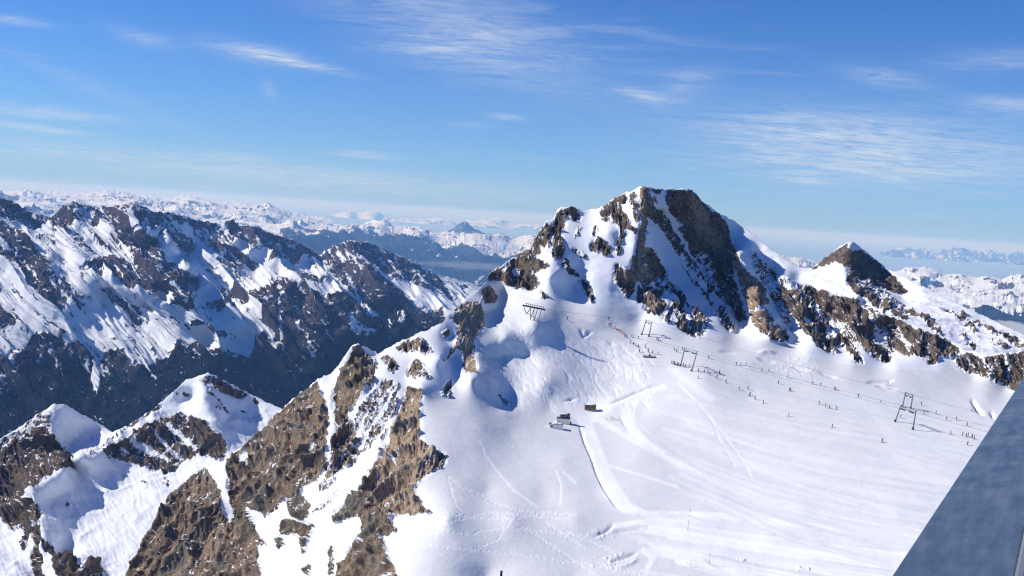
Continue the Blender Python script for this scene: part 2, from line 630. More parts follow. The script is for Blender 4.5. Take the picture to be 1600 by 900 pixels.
# cliff strip under the edge of the snowfield
poly(W, [(655, 604), (661, 607), (656, 640), (657, 690), (675, 701), (699, 712), (690, 730), (665, 741), (650, 755), (650, 770), (661, 788), (675, 804), (640, 803), (618, 802), (610, 815), (621, 831), (596, 840), (607, 864), (618, 905), (600, 1010), (540, 1010), (527, 905), (531, 882), (545, 853), (553, 842), (563, 830), (566, 808), (553, 808), (524, 817), (518, 800), (535, 785), (553, 770), (570, 752), (574, 734), (589, 712), (596, 680), (610, 660), (618, 647), (630, 622), (640, 606)], 1)
poly(W, [(448, 780), (460, 772), (475, 775), (485, 790), (480, 806), (470, 812), (455, 806)], .9)
poly(W, [(437, 824), (450, 812), (470, 815), (490, 820), (483, 842), (477, 862), (471, 865), (472, 840), (458, 833), (440, 835)], .95)
poly(W, [(498, 768), (505, 748), (530, 718), (552, 704), (562, 716), (535, 742), (508, 766)], .72)
poly(W, [(486, 800), (500, 785), (530, 762), (534, 770), (505, 795)], .5)
poly(W, [(470, 892), (482, 880), (487, 886), (482, 898)], .9)
poly(W, [(513, 865), (518, 852), (523, 862), (520, 895), (512, 900)], .9)
poly(W, [(430, 845), (440, 835), (445, 850), (435, 858)], .7)
for ln, w_ in (([(560, 700), (590, 650), (612, 610)], 5), ([(525, 745), (560, 725), (600, 690), (618, 655)], 8), ([(612, 715), (616, 722)], 5),
               ([(385, 711), (377, 716)], 8), ([(485, 690), (484, 694)], 5), ([(575, 640), (556, 676)], 3),
               ([(500, 820), (560, 760), (600, 700)], 3), ([(455, 640), (450, 648)], 4)):
    stroke(W, ln, w_, .1)
# summit block, left shoulder
poly(W, [(755, 441), (765, 425), (785, 415), (800, 402), (815, 393), (830, 385), (845, 357), (852, 345), (858, 346), (864, 362), (860, 380), (862, 385), (850, 384), (845, 395), (838, 404), (846, 408), (857, 411), (862, 420), (848, 420), (842, 426), (825, 424), (840, 430), (846, 444), (838, 451), (820, 452), (805, 450), (795, 445), (785, 440), (776, 436), (768, 440)], .86)
stroke(W, [(787, 424), (795, 413)], 5, .1)
stroke(W, [(805, 418), (809, 422)], 7, .15)
stroke(W, [(846, 387), (850, 396)], 6, .1)
poly(W, [(841, 452), (850, 458), (860, 467), (848, 466)], .9)
poly(W, [(826, 452), (832, 458), (833, 464), (829, 460)], .8)
poly(W, [(866, 345), (872, 327), (884, 323), (895, 321), (907, 330), (909, 342), (897, 345), (888, 339), (882, 343), (883, 355), (877, 370), (884, 392), (878, 405), (866, 404), (858, 396), (864, 384), (862, 360)], .86)
poly(W, [(878, 405), (888, 402), (897, 420), (908, 432), (899, 433), (886, 426), (877, 416)], .75)
poly(W, [(890, 388), (903, 386), (918, 400), (917, 406), (906, 402), (897, 396)], .6)
poly(W, [(903, 437), (912, 435), (921, 446), (926, 460), (931, 471), (924, 474), (917, 460), (909, 445)], .85)
poly(W, [(923, 381), (930, 373), (941, 372), (950, 380), (957, 390), (955, 397), (945, 401), (938, 394), (930, 396), (923, 391)], .9)
poly(W, [(925, 366), (931, 350), (934, 358), (928, 374)], .8)
poly(W, [(894, 372), (905, 352), (910, 355), (903, 370), (897, 376)], .55)
# main towers left of the arete
poly(W, [(938, 325), (950, 317), (960, 307), (975, 302), (980, 310), (976, 316), (968, 314), (972, 325), (982, 338), (985, 352), (993, 357), (998, 362), (992, 366), (978, 356), (970, 359), (965, 350), (961, 352), (957, 344), (953, 336), (949, 346), (942, 347), (939, 336)], .9)
poly(W, [(984, 304), (991, 299), (995, 305), (993, 318), (988, 321), (982, 314)], .88)
poly(W, [(1000, 294), (1010, 291), (1014, 297), (1015, 330), (1012, 365), (1012, 400), (1013, 440), (1006, 446), (998, 436), (995, 410), (994, 392), (996, 378), (1000, 360), (1002, 345), (999, 322), (1002, 312), (998, 304)], 1)
poly(W, [(992, 320), (997, 318), (1000, 345), (995, 350), (990, 335)], .8)
poly(W, [(968, 358), (975, 356), (977, 366), (970, 382), (972, 392), (967, 400), (963, 398), (965, 380)], 1)
poly(W, [(961, 414), (967, 410), (973, 420), (985, 421), (989, 410), (986, 402), (993, 397), (998, 420), (996, 436), (991, 452), (983, 468), (974, 460), (965, 448), (961, 436)], 1)
# shaded face right of the arete
poly(W, [(1014, 296), (1040, 294), (1060, 297), (1080, 296), (1100, 316), (1125, 345), (1140, 370), (1148, 392), (1141, 402), (1144, 430), (1158, 470), (1169, 500), (1156, 500), (1140, 484), (1128, 470), (1108, 450), (1098, 455), (1088, 446), (1072, 425), (1058, 402), (1042, 372), (1028, 352), (1013, 338)], .90)
stroke(W, [(1016, 302), (1022, 318), (1036, 328), (1052, 343), (1060, 362), (1076, 392), (1092, 412), (1110, 440)], 5, .12)
stroke(W, [(1016, 300), (1030, 306), (1033, 318), (1045, 330), (1062, 352)], 6, .25)
stroke(W, [(1038, 296), (1036, 312), (1044, 326)], 7, .2)
stroke(W, [(1060, 400), (1085, 432), (1105, 452), (1120, 480), (1138, 500)], 5, .25)
stroke(W, [(1038, 345), (1050, 368), (1066, 400), (1090, 428)], 4, .4)
stroke(W, [(1096, 395), (1112, 425), (1130, 460), (1146, 490), (1160, 512)], 6, .35)
poly(W, [(1062, 300), (1080, 298), (1100, 320), (1125, 345), (1142, 380), (1147, 398), (1140, 404), (1146, 440), (1160, 478), (1168, 500), (1152, 490), (1136, 468), (1120, 430), (1106, 405), (1090, 380), (1075, 350), (1066, 320)], .97)
_b = raster(0)
poly(_b, [(1222, 430), (1262, 449), (1340, 466), (1385, 492), (1485, 532), (1500, 546), (1470, 560), (1440, 550), (1395, 548), (1350, 540), (1305, 535), (1275, 515), (1240, 485)], .50)
W[:] = np.maximum(W, _b)
# rocks at the foot of the arete
poly(W, [(1012, 385), (1018, 388), (1035, 412), (1048, 432), (1062, 452), (1072, 466), (1082, 482), (1096, 488), (1105, 498), (1107, 510), (1098, 524), (1085, 527), (1072, 520), (1060, 510), (1052, 497), (1045, 506), (1037, 504), (1040, 490), (1020, 489), (1010, 491), (1003, 480), (996, 470), (995, 452), (1000, 440)], .80)
for ln, w_ in (([(1040, 460), (1046, 470)], 10), ([(1053, 462), (1062, 468)], 7), ([(1000, 440), (1008, 446)], 5), ([(1036, 446), (1042, 436)], 4), ([(1020, 446), (1028, 450)], 7),
               ([(1033, 500), (1042, 484)], 4), ([(1050, 496), (1056, 484)], 4), ([(1064, 490), (1076, 500)], 5), ([(1000, 474), (1012, 478)], 4), ([(1050, 425), (1046, 440)], 3), ([(1070, 478), (1080, 486)], 3)):
    stroke(W, ln, w_, .1)
poly(W, [(1018, 480), (1026, 472), (1040, 482), (1034, 490), (1018, 489)], 1)
poly(W, [(1118, 480), (1128, 479), (1140, 500), (1148, 516), (1144, 521), (1130, 506), (1120, 493)], .85)
poly(W, [(1094, 452), (1104, 455), (1110, 466), (1106, 472), (1096, 462)], .9)
poly(W, [(1107, 468), (1114, 470), (1115, 478), (1109, 475)], .9)
# ribs to the right
poly(W, [(1143, 397), (1151, 395), (1160, 413), (1175, 432), (1186, 440), (1196, 456), (1201, 474), (1190, 478), (1180, 488), (1172, 482), (1160, 452), (1147, 420)], 1)
poly(W, [(1170, 490), (1180, 488), (1190, 479), (1200, 476), (1212, 498), (1228, 516), (1233, 530), (1220, 537), (1204, 531), (1190, 519), (1180, 510)], .95)
stroke(W, [(1186, 488), (1192, 480), (1203, 478), (1208, 492), (1212, 504)], 5, .05)
stroke(W, [(1198, 502), (1205, 508)], 4, .1)
poly(W, [(1168, 392), (1185, 398), (1215, 430), (1224, 462), (1240, 512), (1236, 521), (1214, 490), (1200, 450), (1180, 425)], .52)
poly(W, [(1217, 428), (1225, 440), (1240, 455), (1252, 464), (1262, 468), (1275, 486), (1290, 510), (1300, 530), (1306, 548), (1301, 554), (1285, 543), (1270, 530), (1255, 515), (1243, 500), (1230, 480), (1220, 460)], .96)
stroke(W, [(1255, 492), (1270, 505), (1285, 520)], 4, .3)
poly(W, [(1255, 446), (1270, 448), (1285, 455), (1300, 460), (1320, 461), (1336, 465), (1350, 485), (1365, 510), (1376, 530), (1386, 545), (1393, 560), (1384, 568), (1370, 560), (1352, 545), (1335, 520), (1320, 500), (1305, 500), (1290, 490), (1280, 480), (1268, 468)], .94)
poly(W, [(1303, 513), (1315, 520), (1330, 535), (1345, 558), (1351, 568), (1340, 566), (1325, 551), (1310, 533)], .9)
poly(W, [(1303, 531), (1311, 532), (1313, 540), (1304, 541)], 1)
poly(W, [(1380, 494), (1400, 499), (1420, 509), (1440, 519), (1460, 524), (1485, 532), (1501, 545), (1492, 557), (1477, 560), (1466, 548), (1465, 567), (1457, 569), (1440, 557), (1432, 552), (1415, 555), (1400, 540), (1390, 520)], .9)
stroke(W, [(1340, 476), (1362, 500), (1380, 530), (1392, 548)], 4, .3)
stroke(W, [(1392, 503), (1408, 520), (1420, 545)], 4, .2)
poly(W, [(1490, 563), (1515, 552), (1532, 560), (1550, 555), (1575, 552), (1600, 549), (1700, 556), (1700, 650), (1600, 614), (1580, 605), (1560, 598), (1545, 592), (1530, 585), (1510, 582)], .86)
for ln, w_ in (([(1535, 560), (1548, 575), (1560, 590)], 4), ([(1570, 556), (1580, 575)], 4), ([(1512, 560), (1520, 572)], 3)):
    stroke(W, ln, w_, .2)
EDGE_POINTS = None
ROCKB = blur(ROCK, 1.1)
ROCKW = blur(ROCK, 5)

# tint: 1 = ochre, -1 = dark green grey; ochre also paints the peak's sunlit columns brighter
TINT = raster(0)
poly(TINT, [(640, 606), (661, 607), (657, 690), (699, 712), (650, 755), (675, 804), (618, 802), (560, 800), (600, 700), (620, 650)], .9)
poly(TINT, [(708, 485), (745, 470), (757, 505), (735, 590), (722, 572), (706, 520)], .8)
poly(TINT, [(752, 458), (764, 446), (778, 464), (762, 472)], 1)
poly(TINT, [(515, 815), (520, 780), (575, 760), (583, 790), (553, 810)], -1)
poly(TINT, [(448, 780), (475, 775), (485, 790), (470, 812)], -1)
poly(TINT, [(375, 770), (400, 745), (425, 770), (425, 800), (390, 792)], -1)
poly(TINT, [(1080, 300), (1147, 395), (1130, 400), (1090, 350)], 1.3)
poly(TINT, [(1143, 397), (1160, 413), (1201, 474), (1233, 530), (1180, 510), (1147, 420)], 1.2)
poly(TINT, [(1000, 294), (1014, 297), (1013, 440), (961, 436), (961, 414), (992, 397)], 1.1)  # arete and pillar: sunlit brightness put into the rock colour
poly(TINT, [(1018, 480), (1026, 472), (1040, 482), (1018, 489)], 1)
TINT = blur(TINT, 6)

# piste polish (0..1) and the bulldozed relief in metres
TRACK = raster(0)
RELIEF = raster(0)


def road(pts, w, depth, polish=1.0, lip=0.0):
    """a bulldozed track: floor lowered by depth, polished"""
    d, s, sl = dist_line(pts, w + 8)
    k = sstep(w / 2 + 2.5 - d, 0, 5) * ends(pts, sl, 30)
    RELIEF[sl] -= k * depth
    if lip:
        RELIEF[sl] += lip * np.exp(-((d - w / 2 - 1.5) / 1.4) ** 2)
    TRACK[sl] = np.maximum(TRACK[sl], k * polish)


def ends(pts, sl, L):
    """fades a line out towards its two ends"""
    x, y = GX[sl], GY[sl]
    return sstep(np.minimum(np.hypot(x - pts[0][0], y - pts[0][1]), np.hypot(x - pts[-1][0], y - pts[-1][1])), 0, L)


def groove(pts, w, depth):
    d, s, sl = dist_line(pts, w + 6)
    RELIEF[sl] -= depth * np.exp(-(d / (w * .5)) ** 2) * ends(pts, sl, 14)


T_ = raster(0)
for pl, v in (([(900, 652), (903, 661), (911, 688), (923, 720), (931, 743), (946, 779), (962, 798), (985, 803), (1012, 799), (985, 786), (962, 755), (942, 708), (927, 665), (918, 650)], .9),
              ([(970, 633), (972, 661), (985, 680), (1017, 700), (1072, 743), (1135, 771), (1194, 792), (1327, 820), (1440, 838), (1440, 826), (1327, 804), (1213, 779), (1135, 755), (1076, 727), (1017, 692), (993, 665), (990, 640), (1003, 622), (1040, 606), (1030, 602), (1000, 611), (980, 622)], .95),
              ([(930, 655), (938, 661), (978, 686), (1037, 718), (1072, 740), (1060, 728), (1020, 703), (975, 676), (945, 655)], .7),
              ([(880, 632), (884, 625), (905, 620), (940, 620), (965, 628), (955, 642), (925, 655), (900, 655), (888, 645)], .8),
              ([(950, 634), (975, 622), (1000, 611), (1040, 600), (1044, 606), (1005, 620), (970, 634)], .6),
              ([(1040, 575), (1075, 605), (1110, 628), (1120, 622), (1085, 598), (1050, 568)], .5)):
    poly(T_, pl, v)
T_ = blur(T_, 1.8)
for ln, v in (([(990, 652), (1030, 696), (1100, 740), (1180, 775), (1300, 803), (1430, 828)], .25), ([(925, 690), (945, 735), (975, 785)], .6), ([(935, 690), (955, 740), (985, 790)], .65)):
    stroke(T_, ln, 1.5, v, 1)
TRACK[:] = np.maximum(TRACK, T_)
for ln, w_ in (([(1005, 802), (1130, 806), (1250, 820), (1430, 838)], 7), ([(1010, 812), (1110, 815), (1300, 838), (1430, 853)], 6), ([(1035, 824), (1160, 838), (1290, 860), (1430, 882)], 9),
               ([(1050, 840), (1180, 864), (1300, 887), (1400, 908)], 9), ([(1025, 850), (1110, 880), (1210, 920)], 15), ([(960, 822), (1000, 815), (1040, 822)], 5), ([(1005, 860), (1020, 872), (1010, 890)], 5)):
    stroke(TRACK, ln, w_, .95, 3)
for ln, h in (([(1005, 808), (1130, 811), (1250, 827), (1430, 846)], .12), ([(1030, 830), (1160, 847), (1290, 869), (1430, 890)], .14), ([(1040, 846), (1170, 872), (1300, 897)], .14), ([(955, 832), (980, 828), (1010, 826)], .5), ([(985, 660), (1100, 735), (1280, 795), (1430, 822)], .08)):
    groove(ln, 7, h)
stroke(TRACK, [(905, 640), (925, 650), (915, 655)], 18, .8, 3)
# the cut bank beside the straight track and the one up to the upper lift
for pts, h in (([(905, 662), (913, 690), (924, 715), (932, 740), (945, 765), (962, 790), (975, 800)], 1.1), ([(1040, 601), (1018, 604), (1000, 611), (975, 622), (950, 632)], 1.1), ([(880, 632), (882, 626), (892, 624), (905, 622)], 1.0), ([(968, 650), (975, 662), (985, 672)], .8)):
    groove(pts, 3.2, h)
for pts in ([(750, 690), (757, 712), (775, 735), (800, 765), (840, 793)], [(1060, 600), (1100, 640), (1130, 680), (1150, 705), (1175, 745)],
            [(1120, 700), (1190, 735), (1260, 765), (1340, 790)], [(1110, 650), (1125, 690), (1150, 730)],
            [(870, 738), (876, 760), (875, 790)], [(880, 738), (900, 756)], [(930, 722), (1000, 742), (1060, 762)]):
    stroke(TRACK, pts, 2.2, .75, 1)
    groove(pts, 3, .10)
# fan of old ski tracks over the bottom of the bowl
for k in range(16):
    y0_ = 806 + k * 6.5 + rng.normal() * 2
    pts = [(1010 + 3 * k + rng.uniform(-60, 60), y0_ - 6), (1100 + 3 * k, y0_ + 6 + k * .6), (1230, y0_ + 22 + k * 1.2), (1430, y0_ + 44 + 2.0 * k)]
    v = rng.uniform(.3, 1.0)
    stroke(TRACK, pts, rng.uniform(2, 8), v, 1.5)
    groove(pts, rng.uniform(3, 6), rng.uniform(-.16, .16))
for k in range(34):
    x_ = rng.uniform(1020, 1130)
    y_ = 615 + k * 5.0 + rng.normal() * 4
    pts = [(x_, y_), (x_ + 130, y_ + 30 + k), (x_ + 280, y_ + 58 + 1.4 * k), (x_ + 470, y_ + 84 + k * 1.6)]
    stroke(TRACK, pts, rng.uniform(1.5, 5), rng.uniform(.12, .4), 2)
    groove(pts, rng.uniform(3, 6), rng.uniform(-.10, .10))
for k in range(10):
    pts = [(1290 + 8 * k, 600 + 3 * k), (1400, 640 + 9 * k), (1620, 700 + 10 * k)]
    stroke(TRACK, pts, 2.5, .25, 2)
# the trodden plateau in the foreground: lines of footprints
FOOT = [[(600, 842), (650, 852), (700, 855), (770, 862), (850, 872), (930, 885), (1010, 900), (1080, 915)],
        [(680, 825), (730, 835), (790, 825), (850, 832), (920, 838)], [(676, 840), (690, 815), (700, 803)],
        [(700, 745), (712, 760), (740, 770), (780, 790), (830, 800), (900, 805)], [(740, 858), (775, 845), (800, 810), (850, 800)],
        [(690, 800), (760, 812), (800, 812)], [(760, 800), (800, 815), (840, 840), (880, 865), (930, 900)],
        [(880, 830), (940, 855), (960, 865)], [(700, 740), (705, 775), (718, 800)], [(665, 825), (760, 800), (880, 812)],
        [(850, 815), (900, 850), (920, 862)]]
for ln in FOOT:
    for a, b in zip(ln[:-1], ln[1:]):
        n = int(math.hypot(b[0] - a[0], b[1] - a[1]) / 3.0)
        for k in range(n):
            t = k / n
            x_ = a[0] + (b[0] - a[0]) * t + rng.normal() * 1.1
            y_ = a[1] + (b[1] - a[1]) * t + rng.normal() * .8
            stroke(RELIEF, [(x_ - .8, y_), (x_ + .8, y_)], 1.0, rng.uniform(-.20, -.04), .7)
            stroke(TRACK, [(x_ + 1.5, y_ - .5), (x_ + 2.5, y_ - .5)], 1.3, .6, .7)
# spoil and blocks of snow turned up by the groomer
for (x_, y_, r_, n_) in ((955, 878, 22, 60), (935, 835, 14, 30), (1158, 875, 8, 12), (1250, 890, 10, 12), (1238, 573, 30, 60), (1262, 582, 16, 20)):
    for k in range(n_):
        a_ = rng.normal(size=2)
        stroke(RELIEF, [(x_ + a_[0] * r_ * .5, y_ + a_[1] * r_ * .22), (x_ + a_[0] * r_ * .5 + 1.5, y_ + a_[1] * r_ * .22)], 1.4, rng.uniform(.12, .4), .7)
for pts, h in (([(950, 880), (975, 872), (1000, 862)], .7), ([(960, 888), (985, 882), (1000, 872)], -.5), ([(925, 840), (945, 832), (962, 818)], .6), ([(905, 510), (912, 525), (920, 520), (930, 518)], 1.6), ([(945, 532), (965, 540)], 1.2),
               ([(1180, 551), (1200, 550), (1215, 553)], -1.6), ([(1180, 558), (1200, 564), (1215, 566)], 1.3), ([(1233, 572), (1255, 578), (1268, 580)], 1.2), ([(1275, 580), (1300, 588), (1312, 590)], 1.2), ([(1120, 548), (1152, 552)], .8),
               ([(1516, 621), (1528, 640), (1540, 650)], 2.6), ([(1545, 640), (1556, 656)], 2.4), ([(1350, 598), (1385, 596), (1400, 592)], 1.2), ([(1365, 600), (1385, 608), (1405, 609)], .9)):
    groove(pts, 5, h)
# moguls and ski tracks on the steep bank under the top station
for k in range(560):
    x_ = rng.uniform(775, 1010)
    y_ = rng.uniform(500, 625)
    if y_ < 470 + (x_ - 760) * .22 + 12:
        continue
    L_ = rng.uniform(8, 30)
    a_ = rng.uniform(.6, 1.5)
    c_ = rng.normal() * 5
    pts = [(x_, y_), (x_ + L_ * .5 * math.cos(a_) + c_, y_ + L_ * .5 * math.sin(a_)), (x_ + L_ * math.cos(a_), y_ + L_ * math.sin(a_))]
    groove(pts, 2.2, rng.uniform(.08, .30))
    stroke(TRACK, [(p[0] + 1.2, p[1]) for p in pts], .9, rng.uniform(.2, .9), .7)
TRACK = blur(TRACK, .7)
RELIEF = blur(RELIEF, .6)

# ------------------------------------------------------------------ near ground: crag ridge, snowfield, summit block
G = []
for p in [(620, 1000, -119), (900, 1000, -121), (1200, 1000, -119), (1450, 1000, -114), (1690, 1000, -110),
          (625, 900, -117), (760, 905, -119), (900, 900, -118), (1000, 900, -117), (1200, 900, -116), (1400, 900, -113), (1600, 900, -110), (1690, 880, -108),
          (700, 850, -112), (700, 808, -107.5), (800, 812, -110.5), (900, 810, -112), (1000, 803, -112.5), (1100, 806, -112), (1200, 840, -112.5),
          (760, 770, -111), (850, 770, -112.2), (930, 770, -112.4), (1100, 760, -110.5), (1250, 800, -110), (1400, 800, -108), (1560, 790, -106), (1690, 760, -104),
          (720, 730, -107), (800, 720, -109), (880, 720, -109.5), (1000, 710, -108.5), (1150, 700, -106.5), (1300, 720, -105), (1450, 720, -103.5), (1690, 690, -101),
          (700, 660, -98.5), (750, 668, -101), (800, 680, -106), (850, 690, -108), (880, 662, -107), (925, 642, -106.3), (860, 636, -104), (790, 640, -101), (1000, 640, -104), (1060, 660, -104.5), (1170, 617, -96),
          (1300, 640, -98), (1412, 665, -100), (1500, 690, -101.5), (1600, 660, -98), (1690, 650, -97), (655, 606, -88), (680, 625, -93),
          (735, 590, -86), (745, 560, -82), (752, 520, -72.5), (765, 490, -66), (780, 462, -58.5), (790, 628, -101), (790, 600, -95), (780, 560, -86), (790, 520, -72.5),
          (820, 560, -86.5), (818, 610, -98), (900, 560, -86.5), (960, 600, -97.5), (1000, 580, -91), (850, 600, -95), (930, 530, -78),
          (835, 503, -66.5), (880, 500, -67.6), (860, 480, -60.3), (930, 500, -67.5), (970, 520, -74.5), (1070, 572, -87), (1010, 523, -75), (1100, 590, -90), (1170, 570, -86), (1250, 590, -90.5), (1330, 620, -95), (1450, 620, -95.5), (1540, 620, -95.5)]:
    G.append(gz(*p))
BASE = [gz(*p) for p in [(880, 465, -55.5), (930, 478, -59.6), (1000, 502, -69), (1070, 527, -75.5), (1130, 527, -76), (1200, 540, -79), (1260, 550, -81), (1330, 565, -84.5), (1400, 572, -86), (1470, 577, -87), (1520, 590, -91), (1570, 608, -95), (1690, 640, -98)]]
CREST_A = [(120, 1000, 440), (195, 900, 455), (235, 820, 475), (265, 770, 492), (300, 740, 500), (320, 728, 505), (350, 719, 505), (400, 680, 515), (430, 648, 525), (470, 612, 535), (500, 590, 540), (520, 582, 548), (550, 540, 548), (560, 537, 550), (590, 552, 556), (605, 544, 556), (640, 526, 566), (690, 506, 580), (705, 485, 606), (735, 462, 645), (752, 448, 680), (760, 440, 700), (765, 425, 718), (785, 415, 725), (800, 402, 740), (830, 385, 754), (845, 357, 767), (855, 345, 777), (866, 340, 784), (872, 325, 797), (895, 321, 800), (910, 330, 807), (925, 326, 817), (938, 324, 803), (950, 316, 803), (975, 301, 806), (1000, 293, 794), (1012, 291, 791), (1030, 296, 820), (1045, 295, 832), (1080, 295, 845), (1100, 315, 865), (1120, 332, 875), (1160, 352, 890), (1200, 386, 860), (1250, 419, 840), (1300, 440, 815), (1345, 463, 785), (1380, 490, 750), (1440, 509, 735), (1480, 528, 720), (1505, 545, 705), (1550, 553, 695), (1600, 549, 690), (1700, 556, 680)]
ARETE = [(1012, 292, 785), (1012, 340, 770), (1010, 390, 752), (1004, 440, 728), (1002, 478, 708)]
ctrl = G + BASE + [
    # crag face seen from the snowfield's edge down to the left
    (120, 1010, 435), (300, 1000, 405), (300, 900, 430), (400, 1000, 372), (400, 900, 398), (500, 1000, 345), (500, 900, 368), (560, 900, 350), (590, 900, 338), (605, 1000, 318),
    (585, 845, 358), (600, 800, 382), (636, 770, 392), (640, 740, 404), (645, 700, 432), (640, 650, 470), (640, 610, 500), (330, 780, 470), (365, 815, 462), (400, 800, 442), (455, 790, 430), (500, 800, 408), (540, 830, 388), (430, 860, 415), (565, 770, 402),
    (450, 700, 478), (500, 700, 462), (550, 720, 452), (560, 660, 478), (600, 690, 455), (600, 640, 482), (620, 600, 505), (540, 620, 500), (600, 580, 520), (650, 575, 530), (660, 545, 545), (690, 560, 532), (700, 530, 572), (705, 560, 556), (712, 600, 522),
    # summit block, sunlit side
    (800, 440, 712), (830, 450, 705), (820, 425, 722), (860, 430, 694), (900, 450, 716), (870, 400, 720), (900, 380, 748), (900, 350, 774), (930, 400, 736), (950, 360, 755), (950, 420, 724), (960, 460, 710), (975, 380, 750), (980, 340, 770), (925, 440, 716), (900, 420, 728), (985, 450, 722), (966, 432, 720),
    # shaded side: every rib stands out, the gullies behind it lie deeper
    (1030, 340, 822), (1040, 380, 818), (1030, 420, 788), (1060, 450, 778), (1075, 400, 830), (1060, 350, 840), (1090, 440, 802), (1100, 480, 760), (1080, 500, 705), (1050, 480, 712), (1030, 470, 712), (1110, 505, 715), (1125, 500, 735), (1120, 440, 815), (1100, 380, 848), (1120, 400, 850),
    (1100, 345, 858), (1140, 390, 856), (1135, 430, 836), (1150, 470, 790), (1163, 500, 765), (1150, 515, 740),
    (1152, 398, 812), (1165, 420, 795), (1180, 460, 758), (1190, 490, 725), (1205, 520, 704),
    (1180, 400, 852), (1200, 430, 840), (1215, 470, 802), (1235, 505, 765), (1245, 530, 730),
    (1222, 432, 828), (1232, 458, 792), (1250, 490, 752), (1275, 525, 716), (1298, 548, 700),
    (1245, 440, 830), (1270, 465, 812), (1295, 500, 778), (1320, 540, 730),
    (1290, 458, 806), (1320, 470, 785), (1335, 500, 750), (1360, 540, 715), (1380, 562, 702),
    (1350, 470, 790), (1385, 510, 758), (1400, 545, 730), (1405, 500, 742), (1430, 530, 720), (1455, 560, 698), (1480, 540, 715), (1485, 572, 690), (1500, 560, 702), (1540, 575, 680), (1600, 590, 672), (1700, 600, 662)]
LINES = [CREST_A, ARETE, [(757, 474, 645), (757, 500, 626), (748, 530, 594), (745, 560, 556), (747, 588, 526)]]
ctrl += [(712, 490, 604), (712, 515, 584), (722, 540, 566), (730, 570, 552)]


def near_mask(px, py, P, Nn):
    sh = px.shape
    wx = perlin(np.stack([px / 7, py / 7, px * 0], -1).reshape(-1, 3), 3).reshape(sh) * 2.6 + perlin(np.stack([px / 2.6, py / 2.6, px * 0], -1).reshape(-1, 3), 4).reshape(sh) * 1.3
    wy = perlin(np.stack([px / 7, py / 7, px * 0 + 9], -1).reshape(-1, 3), 3).reshape(sh) * 2.6 + perlin(np.stack([px / 2.6, py / 2.6, px * 0 + 5], -1).reshape(-1, 3), 4).reshape(sh) * 1.3
    R = sample(ROCKB, px + wx, py + wy)
    Rw = sample(ROCKW, px + wx, py + wy)
    reg = sample(REGION, px, py)
    return {'rock0': R, 'rockw': Rw, 'rock': R, 'tint': sample(TINT, px, py), 'track': sample(TRACK, px, py), 'region': reg}


# 0 snowfield, 1 crag ridge, 2 summit block
REGION = raster(0)
poly(REGION, [(-90, 1100), (-90, 271), (705, 271), (762, 438), (757, 470), (756, 505), (747, 530), (749, 590), (712, 600), (690, 618), (664, 604), (657, 640), (658, 692), (700, 712), (692, 732), (651, 757), (650, 770), (676, 805), (618, 803), (621, 832), (596, 841), (607, 864), (619, 905), (600, 1100)], 1)
poly(REGION, [(762, 436), (705, 271), (1700, 271), (1700, 655), (1600, 616), (1570, 603), (1520, 587), (1490, 574), (1470, 580), (1400, 575), (1330, 570), (1260, 556), (1233, 536), (1200, 536), (1170, 520), (1130, 525), (1070, 529), (1020, 500), (1000, 495), (960, 480), (930, 480), (880, 462), (845, 470), (805, 455), (775, 441)], 2)


